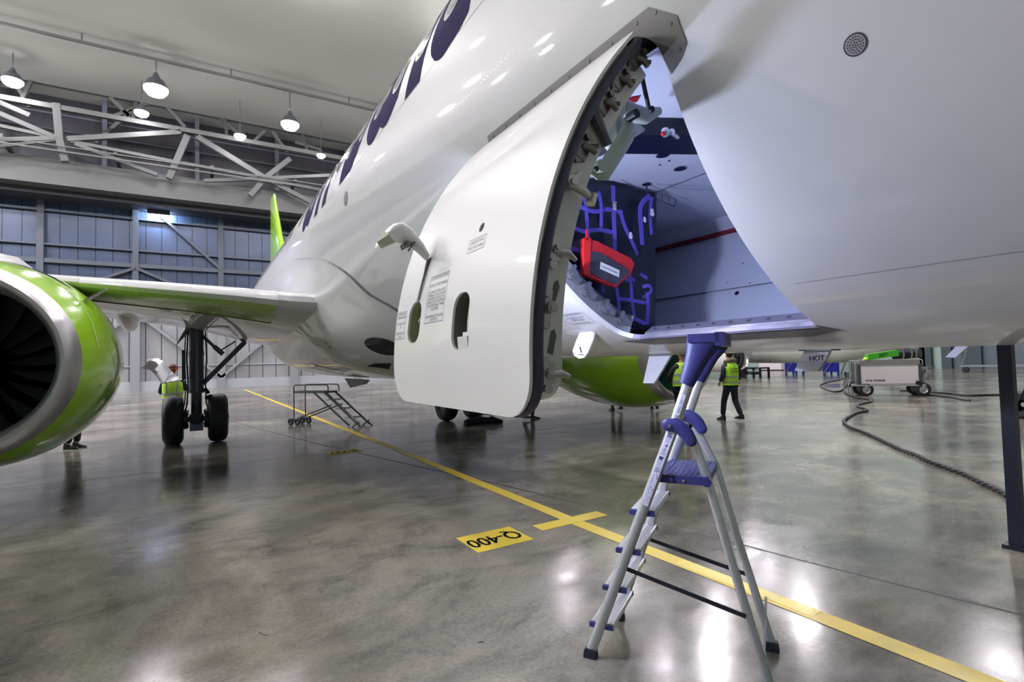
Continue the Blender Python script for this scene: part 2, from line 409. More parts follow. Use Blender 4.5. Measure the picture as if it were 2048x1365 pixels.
# right wall posts, low band and doorway
DGC = mat('dark_green_column', (0.035, 0.06, 0.07), 0.5)
PGC = mat('pale_green_column', (0.42, 0.52, 0.48), 0.5)
for px_, mm, wd in ((1838, PGC, 1.3), (1855, DGC, .9), (1898, DGC, .7), (1948, DGC, 1.3), (1702, DGC, .8), (1480, DGC, 1.0)):
    p = at(px_, 725, Y=YR); trim(MB().box((p.x-wd/2, YR-.5, 0), (p.x+wd/2, YR, CZ)), mm)
p = at(1985, 718, Y=YR); trim(MB().box((p.x-2.6, YR-.12, 0), (p.x+3.4, YR, 2.4)), mat('grey_wall_panel', (0.09, 0.12, 0.15), 0.5))

# expansion joints let into the slab
JM = mat('joint_sealant', (0.02, 0.022, 0.025), 0.5)
def floor_strip(pts, w_, name, m, z=0.002):
    mb = MB(); pts = [Vector((a, b, 0)) for a, b in pts]; Lf, Rt = [], []
    for i, p in enumerate(pts):
        d = (pts[min(i+1, len(pts)-1)] - pts[max(0, i-1)]).normalized(); n = Vector((-d.y, d.x, 0))*w_/2
        Lf.append(p+n); Rt.append(p-n)
    for i in range(len(pts)-1):
        mb.add([Lf[i]+Vector((0,0,z)), Lf[i+1]+Vector((0,0,z)), Rt[i+1]+Vector((0,0,z)), Rt[i]+Vector((0,0,z))], [(0,1,2,3)])
    return mb.build(name, m, smooth=False)
def jn(pts, w_):
    global k
    struct(floor_strip(pts, w_, 'trim_%d' % k, JM, 0.0015)); k += 1
jn([(-10.25, -33), (-10.2, 56)], 0.012)
jn([(-22.5, 0.2), (-16, 1.3), (-11.43, 2.2), (-6.08, 3.47), (-3.87, 3.93), (-2.38, 4.14), (-1.14, 4.38), (3, 5.2)], 0.022)
jn([(-18.5, -33), (-18.45, 56)], 0.02)
jn([(-30, -33), (-30, 56)], 0.03)
jn([(-50, 15.5), (20, 15.4)], 0.02)

# painted centreline, cross and stand numbers
YL = 3.29
o = floor_strip([(-44, 3.05), (-20, 3.2), (-10, YL), (-4.3, YL), (-2, 3.34), (6, 3.45)], 0.155, 'floor_line', YELP, 0.003)
tag(o, 'long yellow painted guide line running along the concrete floor beneath the aircraft', 'floor marking')
o = MB().box((-4.38, 2.87, 0.0), (-4.2, 3.70, 0.0045)).build('floor_tape', YELP, smooth=False)
tag(o, 'short yellow tape crossing the guide line beside the Q-400 plate', 'floor marking')
o = floor_strip([(-2.93, 3.33), (-1.86, 3.36)], 0.115, 'floor_tape', mat('fresh_yellow_tape', (0.86, 0.70, 0.10), 0.3), 0.005)
tag(o, 'short fresh yellow tape strip on the guide line behind the step ladder', 'floor marking')
def stand_sign(x0, x1, y0, y1, s, label):
    t = thing('floor_sign', ((x0+x1)/2, (y0+y1)/2, 0), label, 'floor marking')
    off = t.location
    MB().box((x0, y0, 0), (x1, y1, 0.003)).build('sign_plate', YELP, t, off, smooth=False)
    mb = MB(); cx, cy = (x0+x1)/2, (y0+y1)/2
    sc = (y1-y0)*0.34
    text_into(mb, s, sc*1.28, lambda x, y: (cx + y*1.18, cy - x*0.82, 0.0045), bold=0.012)
    mb.build('lettering', INK, t, off, smooth=False)
stand_sign(-4.5, -4.05, 2.08, 2.66, 'Q-400', 'yellow floor plate reading Q-400 beside the guide line')
stand_sign(-10.41, -9.92, 2.08, 2.70, 'B-737', 'yellow floor plate reading B-737, farther along the guide line')

# ------------------------------------------------------------------ lamps
def make_lamp(LAMPE):
    t = thing('high_bay_lamp', (0, 0, 0), 'x', 'lamp')
    MB().revolve([(0, .05), (.10, .09), (.20, .13), (.26, .22), (.50, .35), (.52, .34), (.32, .26)], (0, 0, 0.50), (0, 0, -1), 24).build('lamp_shade', LAMPM, t)
    MB().revolve([(0, .0), (-.02, .335), (.10, .33), (.22, .24), (.28, .10), (.285, 0.0)], (0, 0, 0.0), (0, 0, -1), 24).build('lamp_lens', LAMPE, t)
    hg = MB().tube([(0, 0, 0), (0, 0, 1)], .022, 8).build('hanger', LAMPM, t); hg.location = (0, 0, .48)
    return t
lamp0 = make_lamp(LAMPE); lampV = make_lamp(LAMPV); _used = {}
def put_lamp(x, y, z, label, group='high bay lamps under the hangar roof', s=1.0, src=None, top=None):
    src = src or lamp0
    o = src if not _used.get(src.name) else copy_tree(src); _used[src.name] = 1
    top_ = top or CZ
    for ch in [c for c in bpy.data.objects if c.parent == o and c.name.startswith('hanger')]: ch.scale = (1, 1, (top_-z)/s-.48)
    o.location = (x, y, z); o.scale = (s, s, s); o['label'] = label; o['group'] = group
    return o
vis = [((312, 176), -39.6, 2.0, 'brightest ceiling lamp at left, hanging from the rail on a short drop'),
       ((580, 247), -39.6, 1.8, 'second lamp hanging from the same ceiling rail, nearer the fuselage'),
       ((25, 160), -44.2, 1.6, 'ceiling lamp at the far left edge before the roof girder'),
       ((283, 224), -44.2, 1.3, 'small ceiling lamp just below and left of the brightest one'),
       ((480, 271), -44.2, 1.2, 'small ceiling lamp in the girder left of the second rail lamp'),
       ((642, 310), -44.2, 1.0, 'small ceiling lamp in the girder nearest the fuselage side')]
LZ = []
for (px_, py_), X, s, lab in vis:
    p = at(px_, py_, X=X); put_lamp(X, p.y, p.z, lab, s=s, src=lampV, top=(at(355, 130, X=-39.6).z-.05) if X > -40 else None); LZ.append(p)
off_lab = 'high bay lamp hanging from the hangar ceiling outside the photograph'
for X in (-39.6,):
    for Y in (13.7, 21.7, 29.7): put_lamp(X, Y, LZ[0].z, off_lab, 'high bay lamps out of the frame', s=1.8, src=lampV)
for X, Y in ((-45.9, 31.1), (-48, 40), (-38.2, 36), (-27.2, 28.7), (-29.3, 38), (-31.8, 49), (-35.6, 52)): put_lamp(X, Y, 20.4, off_lab, 'high bay lamps out of the frame', s=1.6, src=lampV)
for X, Y in ((-39.6, -18.3), (-39.6, -26.3), (-39.6, -34.3), (-34, -17.6), (-34, -28), (-34, -39), (-20, -20), (-20, -31)):
    put_lamp(X, Y, 20.4, off_lab, 'high bay lamps out of the frame', s=1.5)
for X in (-26, -13):
    for Y in (-10.3, -2.3, 5.7, 13.7, 21.7, 33, 45):
        q = proj((X, Y, 21.0))
        if q[2] > 0 and -20 < q[0] < 900 and -20 < q[1] < 500 and not (Y > 8): continue
        put_lamp(X, Y, 21.0, off_lab, 'high bay lamps out of the frame')
for X, Y in ((-4, 5.7), (-2, 21.7)): put_lamp(X, Y, 21.0, off_lab, 'high bay lamps out of the frame', s=.8)
# the rail the lamps hang from
pr = at(355, 130, X=-39.6)
rl = thing('lamp_rail', (-39.6, 0, pr.z), 'thin pale rail hung below the ceiling carrying the bright lamps', 'rail')
MB().box((-39.68, -33, pr.z-.03), (-39.52, 50, pr.z+.12)).build('rail', TRUSSM, rl, rl.location, smooth=False)
mb = MB()
for y in range(-30, 50, 8): MB().cyl((-39.6, y, pr.z), (-39.6, y, CZ), .04, 8).build('hanger_rod', COLM, rl, rl.location)
# wall lamp throwing a cool patch over the door leaf
p = at(318, 428, X=XW+.6)
wl = thing('wall_lamp', (XW+.7, p.y, p.z+.2), 'cool white floodlight under the beam on the back wall', 'lamp')
MB().obox((XW+.95, p.y, p.z+.12), (.05, 0, .03), (0, .75, 0), (-.06, 0, .22)).build('housing', LAMPM, wl, wl.location, smooth=False)
MB().obox((XW+.86, p.y, p.z+.12), (.02, 0, .0), (0, .65, 0), (-.03, 0, .15)).build('lens', mat('flood_lens', (1,1,1), .4, emit=(.62, .78, 1.0), estr=420), wl, wl.location, smooth=False)

# ================================================================== THE AIRCRAFT
from mathutils.geometry import delaunay_2d_cdt
YC, ZC, RA, RB = 3.33, 3.606, 1.84, 1.93
DG = math.pi / 180; MPD = 1.885 * DG           # metres of girth per degree
AB = Vector((-4.5, YC, 0))
plane = thing('airliner', AB, 'large white airliner with lime green engines and dark lettering, its forward cargo door swung open', 'aircraft')
def sstep(t): t = max(0, min(1, t)); return t*t*(3-2*t)
def S(X, u, d=0.0):
    """skin point: station X, girth angle u (0 starboard side, + down), d metres outward"""
    s = 1.0; dz = 0.0
    if X > 0.2: t = min(1, (X-0.2)/4.6); s = math.sqrt(max(0.0004, 1-t**2.2)); dz = -0.55*t*t
    if X < -19: t = min(1, (-19-X)/13.0); s = max(0.05, 1-0.93*t**1.35); dz = 1.35*t**1.5
    a = u*DG
    return Vector((X, YC - (RA*s+d)*math.cos(a), ZC + dz - (RB*s+d)*math.sin(a)))
def rrect(x0, x1, y0, y1, r, n=8):
    o = []
    for cx, cy, a0 in ((x1-r, y0+r, -90), (x1-r, y1-r, 0), (x0+r, y1-r, 90), (x0+r, y0+r, 180)):
        for i in range(n+1):
            a = (a0 + 90*i/n)*DG; o.append((cx + r*math.cos(a), cy + r*math.sin(a)))
    return o
def densify(P, st):
    o = []
    for i, p in enumerate(P):
        q = P[(i+1) % len(P)]; L = math.hypot(q[0]-p[0], q[1]-p[1]); n = max(1, int(L/st+.5))
        o += [(p[0]+(q[0]-p[0])*j/n, p[1]+(q[1]-p[1])*j/n) for j in range(n)]
    return o
def inside(p, P):
    c = False; x, y = p
    for i in range(len(P)):
        x1, y1 = P[i]; x2, y2 = P[i-1]
        if (y1 > y) != (y2 > y) and x < (x2-x1)*(y-y1)/(y2-y1)+x1: c = not c
    return c
def fill2d(outer, holes, xs, ys, keep=0.25):
    vs = []; es = []
    for lp in [outer]+holes:
        b = len(vs); vs += [Vector(p) for p in lp]; n = len(lp)
        es += [(b+i, b+(i+1) % n) for i in range(n)]
    st = min(abs(xs[1]-xs[0]), abs(ys[1]-ys[0]))*keep
    bd = [p for lp in [outer]+holes for p in lp]
    for x in xs:
        for y in ys:
            if inside((x, y), outer) and not any(inside((x, y), h) for h in holes):
                if min((x-p[0])**2+(y-p[1])**2 for p in bd) > st*st: vs.append(Vector((x, y)))
    V, E_, Fc, *_ = delaunay_2d_cdt(vs, es, [], 0, 1e-6)
    V = [(v.x, v.y) for v in V]; tr = []
    for f in Fc:
        c = (sum(V[i][0] for i in f)/len(f), sum(V[i][1] for i in f)/len(f))
        if inside(c, outer) and not any(inside(c, h) for h in holes): tr.append(list(f))
    return V, tr
def shell(mb, V, tr, fn, d0, d1):
    """sheet between offsets d0 (outside) and d1, closed round its edges"""
    n = len(V); o = len(mb.v)
    mb.v += [fn(x, y, d0) for x, y in V] + [fn(x, y, d1) for x, y in V]
    cnt = {}
    for t in tr:
        for i in range(3):
            e = (t[i], t[(i+1) % 3]); cnt[e] = cnt.get(e, 0)+1
    for t in tr: mb.f.append([i+o for i in t]); mb.mi.append(mb.m); mb.f.append([i+o+n for i in reversed(t)]); mb.mi.append(mb.m)
    for (a, b) in cnt:
        if (b, a) not in cnt: mb.f.append([b+o, a+o, a+o+n, b+o+n]); mb.mi.append(mb.m)
def lin(a, b, n): return [a+(b-a)*i/n for i in range(n+1)]
def wrap(mb, pts, fn, cuts, faces=None, d=0.002):
    """lay a flat outline or lettering (X, y) on a surface, cut so that it follows the curve"""
    bm = bmesh.new(); vv = [bm.verts.new((p[0], p[1], 0)) for p in pts]
    for f in (faces or [list(range(len(pts)))]):
        try: bm.faces.new([vv[i] for i in f])
        except ValueError: pass
    bmesh.ops.triangulate(bm, faces=bm.faces)
    for c in cuts:
        bmesh.ops.bisect_plane(bm, geom=bm.verts[:]+bm.edges[:]+bm.faces[:], plane_co=(0, c, 0), plane_no=(0, 1, 0))
    bm.verts.index_update()
    mb.add([fn(v.co.x, v.co.y, d) for v in bm.verts], [[v.index for v in f.verts] for f in bm.faces]); bm.free()

# --- fuselage with the cargo opening
OX0, OX1, OU0, OU1 = -2.78, -1.415, 17.8, 70.0
def us(s): return s/MPD            # metres of girth -> degrees
Sm = lambda X, s, d=0.0: S(X, s/MPD, d)
opening = [(x, s) for x, s in rrect(OX0, OX1, OU0*MPD, OU1*MPD, 0.15, 8)]
_r = rrect(OX0, OX1, OU0*MPD, OU1*MPD, 0.05, 8)[9:18]   # forward lower corner is tight
opening[9:18] = _r
opening = densify(opening, 0.05)
PX0, PX1, PU0, PU1 = -3.2, -1.0, 8, 80
xg = sorted(set([round(-31.9+0.55*i, 3) for i in range(52)] + [-3.2, -3.0, -2.8, -2.6, -2.4, -2.2, -2.0, -1.8, -1.6, -1.4, -1.2, -1.0, -.5, 0, .2, .7, 1.2, 1.7, 2.2, 2.7, 3.2, 3.6, 4.0, 4.3, 4.5, 4.65, 4.75, 4.8]))
ug = sorted(set([-180+3*i for i in range(0, 121)] + list(range(8, 81, 1)) + [8, 80]))
ug = [u for u in ug if u < 180]
mb = MB(); idx = {}
def gv(i, j):
    kx = (i, j % len(ug))
    if kx not in idx: idx[kx] = len(mb.v); mb.v.append(S(xg[i], ug[kx[1]]))
    return idx[kx]
for i in range(len(xg)-1):
    for j in range(len(ug)):
        if PX0-1e-6 <= xg[i] < PX1-1e-6 and PU0-1e-6 <= ug[j] < PU1-1e-6: continue
        mb.f.append([gv(i, j), gv(i+1, j), gv(i+1, j+1), gv(i, j+1)]); mb.mi.append(0)
pxs = [x for x in xg if PX0-1e-6 <= x <= PX1+1e-6]; pus = [u*MPD for u in ug if PU0 <= u <= PU1]
outer = [(x, pus[0]) for x in pxs[:-1]] + [(PX1, s) for s in pus[:-1]] + [(x, pus[-1]) for x in pxs[::-1][:-1]] + [(PX0, s) for s in pus[::-1][:-1]]
V, tr = fill2d(outer, [opening], [x for x in pxs], pus)
mb.add([Sm(x, s) for x, s in V], tr)
fus = mb.build('fuselage', WHITE, plane, AB, angle=50)

# frame inside the opening
def ring_band(lp, fn, d0, d1, name, m, parent, off, ins0=0, ins1=0):
    mb = MB(); n = len(lp)
    cx = sum(p[0] for p in lp)/n; cy = sum(p[1] for p in lp)/n
    def ins(p, a): 
        return (p[0]-a*math.copysign(1, p[0]-cx) if abs(p[0]-cx) > .3 else p[0], p[1]-a*math.copysign(1, p[1]-cy) if abs(p[1]-cy) > .5 else p[1])
    mb.rings([[fn(*ins(p, ins0), d0) for p in lp], [fn(*ins(p, ins0), (d0+d1)/2) for p in lp], [fn(*ins(p, ins1), d1) for p in lp]], True, False)
    return mb.build(name, m, parent, off)
for nm_, mm_, tst in (('opening_land', DOORW, False), ('sill_edge', SILL, True)):
    mb = MB(); n = len(opening)
    for i in range(n):
        p, q = opening[i], opening[(i+1) % n]
        if (p[1] > 69*MPD and q[1] > 69*MPD) != tst: continue
        mb.add([Sm(*p, 0), Sm(*q, 0), Sm(*q, -.035), Sm(*p, -.035)], [(0, 1, 2, 3)])
    mb.build(nm_, mm_, plane, AB)
FRM = mat('door_frame_grey', (0.16, 0.17, 0.20), 0.4, var=0.15)
mb = MB(); n = len(opening)
for i in range(n):
    p, q = opening[i], opening[(i+1) % n]
    if p[1] > 68.2*MPD and q[1] > 68.2*MPD: continue
    mb.add([Sm(*p, -.035), Sm(*q, -.035), Sm(*q, -.17), Sm(*p, -.17)], [(0, 1, 2, 3)])
frm = mb.build('door_frame', FRM, plane, AB)
# roller fittings on the aft side of the frame
for u in (41, 48.5, 54, 60.5, 66):
    mb = MB(); c = S(OX0+.012, u, -0.105); t_ = (S(OX0, u+1)-S(OX0, u-1)).normalized(); r_ = (S(OX0, u, -.1)-S(OX0, u)).normalized()
    mb.cyl(c - Vector((.03, 0, 0)), c + Vector((.03, 0, 0)), .040, 18); mb.cyl(c, c + Vector((.045, 0, 0)), .018, 12)
    mb.obox(c + t_*.045 + Vector((.012, 0, 0)), Vector((.02, 0, 0)), t_*.03, r_*.022)
    mb.obox(c - t_*.03 + r_*.02 + Vector((.03, 0, 0)), Vector((.014, 0, 0)), t_*.012, r_*.03)
    mb.build('roller_fitting', mat('roller_steel', (.35,.35,.38), .25, metal=.9), frm)
for o in frm.children: 
    o.data.transform(Matrix.Translation(-AB))

# bare metal wear plates
mb = MB(); cuts = [s*MPD for s in range(13, 78)]
top = [(-2.79, 17.4*MPD), (-2.78, 15.9*MPD), (-1.425, 15.9*MPD), (-1.31, 18.8*MPD), (-1.30, 22.2*MPD), (-1.34, 23.4*MPD), (-1.40, 24.3*MPD)]
arc = [p for p in rrect(OX0, OX1, OU0*MPD, OU1*MPD, 0.15, 8)[:9]][::-1]      # forward upper corner
wrap(mb, top + [(p[0]-.0, p[1]) for p in arc] + [(-2.65, 17.85*MPD)], Sm, cuts, d=0.004)
mb.build('wear_plate', BARE, plane, AB, smooth=True)
mb = MB()
low = [(-2.86, 70.2*MPD), (-2.62, 73.6*MPD), (-1.50, 73.6*MPD), (-1.33, 71.6*MPD), (-1.42, 69.0*MPD), (-1.42, 70.3*MPD), (-2.6, 70.2*MPD)]
wrap(mb, low, Sm, cuts, d=0.004)
mb.build('wear_plate', mat('sill_plate_dark', (0.17, 0.165, 0.18), .45, metal=.5, var=.15), plane, AB)
wplate = plane.children[-1] if False else [o for o in plane.children if o.name.startswith('wear_plate')][0]
for x, u in [(x, 16.6) for x in lin(-2.72, -1.5, 8)] + [(-1.40, 17.0), (-1.345, 19.2), (-1.335, 22.4)]:
    c = Sm(x, u*MPD, .003); nn = (Sm(x, u*MPD, .1)-c).normalized(); MB().cyl(c, c+nn*.003, .008, 10).build('rivet', RIVET, wplate, AB)

# sill: threshold channel with screws
mb = MB(); xs_ = lin(-2.66, -1.44, 12)
prof = [(2.690, 1.790), (2.700, 1.800), (2.745, 1.828), (2.750, 1.842), (2.83, 1.885), (2.86, 1.886)]
mb.rings([[Vector((x, y, z)) for y, z in prof] for x in xs_], False, False)
mb.build('sill_plate', SILL, plane, AB, angle=25)
mb = MB()
for i, x in enumerate(lin(-2.6, -1.5, 9)):
    for (y, z, r_) in ((2.79, 1.8635, .013), (2.722, 1.8142, .008)):
        c = Vector((x + (.05 if r_ < .01 else 0), y, z)); nn = Vector((0, -.5, .866)) if r_ > .01 else Vector((0, -.53, .848))
        mb.cyl(c, c + nn*.003, r_, 12)
mb.build('sill_screws', RIVET, plane, AB)

# --- hold
hp = [(2.86, 1.886), (4.02, 1.886), (4.25, 2.285), (4.585, 2.90), (4.62, 2.955), (4.5, 3.055), (1.80, 3.055), (1.66, 2.97)]
mb = MB(); mb.rings([[Vector((x, y, z)) for y, z in hp] for x in (-6.0, -4.4, -2.8, -1.05)], False, False)
mb.add([Vector((-6.0, y, z)) for y, z in hp], [tuple(range(len(hp)))]); mb.add([Vector((-1.05, y, z)) for y, z in hp], [tuple(range(len(hp)))])
hold = mb.build('hold_lining', LINING, plane, AB, angle=12)
mb = MB(); mb.rings([[Vector((x, 4.57, 2.885)), Vector((x, 4.592, 2.93))] for x in (-6, -1.06)], False, False)
mb.rings([[Vector((x, 4.54, 2.885)), Vector((x, 4.578, 2.935))] for x in (-5.9, -1.1)], False, False)
mb.build('red_stripe', REDS, hold)
mb = MB(); mb.box((-5.9, 4.225, 2.277), (-1.1, 4.25, 2.283)); mb.box((-5.9, 3.3, 3.050), (-1.1, 3.31, 3.056)); mb.box((-2.06, 1.9, 3.050), (-2.05, 4.4, 3.056))
mb.build('lining_joint', mat('lining_gap', (0.10, 0.11, 0.16), .6), hold)
mb = MB()
for (px_, py_) in ((1360, 337), (1444, 258), (1325, 310)): 
    c = at(px_, py_, Z=3.05); mb.revolve([(0, .035), (.006, .045), (.012, .02)], c, (0, 0, -1), 18, True)
for (px_, py_) in ((1355, 195), (1320, 330), (1338, 322), (1400, 300)):
    c = at(px_, py_, Z=3.05); mb.cyl(c, c-Vector((0, 0, .003)), .008, 8)
c = at(1472, 587, Y=4.13); 
for (px_, py_, r_) in ((1474, 587, .022), (1482, 487, .006), (1486, 527, .006), (1430, 545, .006), (1500, 567, .006), (1455, 566, .006)):
    d = ray(px_, py_); # meet the sloping side wall
    for t in [i*.002 for i in range(1, 6000)]:
        q = CP + d*t*.01
        if q.y > 4.0 and q.z < 2.9 and (q.y-4.02)/(4.585-4.02) > (q.z-1.886)/(2.90-1.886): break
    n_ = Vector((0, -.875, .485)); mb.cyl(q + n_*.004, q - n_*.01, r_, 14)
mb.build('tie_down_ring', mat('tie_down_dark', (0.02, 0.02, 0.10), .3, metal=.6), hold)
wr = MB(); wr.box((-2.62, 1.95, 3.02), (-2.0, 2.5, 3.045)); 
wr.build('red_mark', REDS, hold) if False else None
# ceiling light unit: dark recess box with a metal fitting
mb = MB(); a0 = at(1300, 262, Z=2.98); 
mb.obox((-2.09, 2.52, 3.0), (.11, -.085, 0), (.23, .46, 0), (0, 0, .05))
rec = mb.build('ceiling_unit', mat('ceiling_unit_black', (.004, .005, .022), .3), hold, smooth=False)
mb = MB(); q = at(1330, 265, Z=2.93); mb.sphere(q, .028, 14, 8); mb.cyl(q+Vector((.02, .03, 0)), q+Vector((-.02, .12, .01)), .020, 12); mb.cyl(q, q-Vector((0, 0, .03)), .013, 10)
mb.build('valve_fitting', CHROME, rec)
q = at(1326, 268, Z=2.90); MB().sphere(q, .013).build('red_cap', BAGR, rec)
for o in list(hold.children) + list(rec.children): o.data.transform(Matrix.Translation(-AB))
# red label on ceiling
mb = MB(); 
mb.add([at(1255, 197, Z=3.048), at(1281, 192, Z=3.048), at(1274, 204, Z=3.048), at(1262, 207, Z=3.048)], [(0, 1, 2, 3)])
o = mb.build('red_label', REDS, hold, AB, smooth=False)
# hold light (a real lamp fixture on the hold ceiling)
mb = MB(); mb.box((-2.0, 3.3, 3.02), (-1.5, 3.5, 3.05)); fx = mb.build('hold_light', mat('hold_light_lens', (1, 1, 1), .4, emit=(.70, .76, 1.0), estr=2.5), hold, AB, smooth=False)

# --- cargo door (closed-position coordinates about its hinge, then swung out)
HGY, HGZ = 1.571, 3.042
HW = Vector((0, HGY, HGZ))
Dm = lambda X, s, d=0.0: Sm(X, s, d) - HW
DX0, DX1, DU0, DU1 = -2.80, -1.425, 18.0, 70.6
dout = densify(rrect(DX0, DX1, DU0*MPD, DU1*MPD, 0.16, 8), .05)
h1 = densify(rrect(-2.60, -2.43, 54.6*MPD, 61.2*MPD, .07, 6), .03)
h2 = densify(rrect(-2.045, -1.885, 55.2*MPD, 62.8*MPD, .07, 6), .03)
h3 = [(-1.918+.022*math.cos(a*30*DG), 46.5*MPD+.022*math.sin(a*30*DG)) for a in range(12)]
sl = [(-2.475, 47.4*MPD), (-2.44, 47.6*MPD), (-2.445, 51.5*MPD), (-2.47, 54.5*MPD), (-2.52, 54.55*MPD), (-2.50, 51*MPD)]
V, tr = fill2d(dout, [h1, h2, h3], lin(DX0, DX1, 26), lin(DU0*MPD, DU1*MPD, 40))
mb = MB(); shell(mb, V, tr, Dm, 0.0, -0.012)
door = mb.build('cargo_door', DOORW, plane, angle=35)
door.location = HW - AB; door.rotation_euler = (math.radians(-64), 0, 0)
mb = MB(); path = [Dm(x, s, -.04) for x, s in densify(rrect(DX0+.004, DX1-.004, (DU0)*MPD+.004, DU1*MPD-.004, .15, 8), .04)]
n = len(path); rs = []
for i in range(n):
    t_ = (path[(i+1) % n]-path[i-1]).normalized(); up = (path[i]-(Vector((path[i].x, YC, ZC))-HW)).normalized(); sd = t_.cross(up).normalized()
    rs.append([path[i] + (up*math.cos(a*DG*36)*.019 + sd*math.sin(a*DG*36)*.013) for a in range(10)])
mb.rings(rs, True, False, loop=True)
mb.build('door_seal', SEAL, door)
# pan: web round the edge and inner face
pin = densify(rrect(DX0+.04, DX1-.04, DU0*MPD+.04, DU1*MPD-.04, .13, 8), .06)
V, tr = fill2d(pin, [], lin(DX0+.04, DX1-.04, 14), lin(DU0*MPD+.04, DU1*MPD-.04, 24))
mb = MB()
mb.rings([[Dm(x, s, -.014) for x, s in pin], [Dm(x, s, -.07) for x, s in pin], [Dm(x, s, -.165) for x, s in pin]], True, False)
mb.add([Dm(x, s, -.165) for x, s in V], tr)
pan = mb.build('door_pan', PRIMER, door, angle=35)
# cavity linings and what shows in them
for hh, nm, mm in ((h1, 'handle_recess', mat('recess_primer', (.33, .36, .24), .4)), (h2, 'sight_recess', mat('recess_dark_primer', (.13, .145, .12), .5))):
    V, tr = fill2d(hh, [], lin(min(p[0] for p in hh), max(p[0] for p in hh), 5), lin(min(p[1] for p in hh), max(p[1] for p in hh), 6))
    mb = MB(); mb.rings([[Dm(x, s, -.011) for x, s in hh], [Dm(x, s, -.075) for x, s in hh]], True, False); mb.add([Dm(x, s, -.075) for x, s in V], tr)
    mb.build(nm, mm, door)
mb = MB(); c = Dm(-2.52, 57.6*MPD, -.05); mb.cyl(c, c+Vector((.0, -.02, -.01)), .016, 12); mb.obox(c, (.03, 0, 0), (0, .012, 0), (0, 0, .012))
mb.cyl(c-Vector((.03,0,0)), c+Vector((.05,0,0)), .006, 8); mb.build('recess_latch', FITL, door)
mb = MB(); mb.tube([Dm(-1.972, 55.0*MPD, -.05), Dm(-1.965, 59*MPD, -.045), Dm(-1.975, 62.6*MPD, -.05)], [.011, .011, .008], 10); 
mb.build('push_rod', mat('push_rod_green', (.50, .52, .42), .35), door)
mb = MB(); c = Dm(-1.97, 58.3*MPD, -.072); nn = (Dm(-1.97, 58.3*MPD, 0)-Dm(-1.97, 58.3*MPD, -.1)).normalized()
ax2 = Vector((1, 0, 0)); ay2 = nn.cross(ax2); mb.add([c + nn*.003 + ax2*.05*math.cos(a*DG*15) + ay2*.085*math.sin(a*DG*15) for a in range(24)], [tuple(range(24))]); mb.build('lightening_hole', DARK, door)
mb = MB(); mb.obox(Dm(-1.925, 62.0*MPD, -.03), (.045, 0, 0), (0, .012, .03), (0, .03, -.012)); mb.obox(Dm(-1.915, 61.2*MPD, -.03), (.03, 0, 0), (0, .010, .02), (0, .02, -.01)); mb.build('recess_bracket', DOORW, door)
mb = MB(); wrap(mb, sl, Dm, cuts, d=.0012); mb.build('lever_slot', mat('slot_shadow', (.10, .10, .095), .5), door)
# placards on the door
def placard(x0, x1, u0, u1, lines, size, parent, fn, name='placard', w=.0022, ink=INK, skew=0):
    mb = MB(); s0, s1 = u0*MPD, u1*MPD; cs = [s0+(s1-s0)*i/10 for i in range(-1, 12)]
    for a, b, c, d in ((x0, x1, s0, s0+w), (x0, x1, s1-w, s1), (x0, x0+w, s0, s1), (x1-w, x1, s0, s1)):
        wrap(mb, [(a, c), (b, c), (b, d), (a, d)], fn, cs, d=.0016)
    n = len(lines); cx = (x0+x1)/2
    for i, l in enumerate(lines):
        if not l: continue
        sy = s0 + (s1-s0)*(i+.75)/(n+.5)
        vs, fs = text_verts(l, size); 
        if not vs: continue
        wd = max(v[0] for v in vs)-min(v[0] for v in vs); kx = min(1.0, (x1-x0)*.9/wd)
        wrap(mb, [(cx + x*kx, sy - y) for x, y in vs], fn, [], fs, d=.0016)
    return mb.build(name, ink, parent, smooth=False)
placard(-2.0, -1.845, 47.9, 49.8, ['GREEN FLAG', 'MUST BE VISIBLE'], .021, door, Dm)
placard(-2.368, -2.148, 51.3, 58.5, ['CAUTION WHEN CLOSING', '', 'DO NOT FORCE HANDLE', '', 'IF HANDLE WILL NOT', 'OPERATE HOLD DOOR', 'CONTROL SWITCH TO', 'DOOR CLOSE POSITION', 'FOR ADDITIONAL THREE', 'SECONDS', '', 'MOVE HANDLE TO CLOSE', 'POSITION'], .019, door, Dm)
placard(-2.785, -2.645, 55.7, 60.3, ['TO OPEN PUSH FLAP', 'THEN HANDLE', '', 'LIFT HANDLE FULLY', 'UP', '', 'PUSH SWITCH TO', 'RAISE'], .018, door, Dm)
# release handle swung out from the aft part of the door (world coordinates, brought into door space)
bpy.context.view_layer.update()
DINV = (Matrix.Translation(HW) @ Matrix.Rotation(math.radians(-64), 4, 'X')).inverted()
def into_door(o): o.data.transform(DINV); return o
def PW(x, y, X): return at(x, y, X=X)
mb = MB()
def loft_sec(c, a, b, n=14, e=2.6):
    return [c + a*math.copysign(abs(math.cos(t))**(2/e), math.cos(t)) + b*math.copysign(abs(math.sin(t))**(2/e), math.sin(t)) for t in [2*math.pi*i/n for i in range(n)]]
kX = Vector((1, 0, 0))
secs = []
for (px_, py_, hpx, wx, X) in ((756, 489, 8, .035, -2.62), (762, 476, 16, .055, -2.61), (775, 466, 20, .065, -2.60), (792, 463, 20, .068, -2.58), (810, 471, 17, .06, -2.56), (826, 483, 12, .05, -2.53), (840, 496, 9, .038, -2.50), (855, 516, 6, .022, -2.47)):
    c = PW(px_, py_, X); b = PW(px_+hpx*.5, py_-hpx*.85, X)-c
    secs.append(loft_sec(c, kX*wx, b))
mb.rings(secs); lever = into_door(mb.build('release_handle', DOORW, door, angle=50))
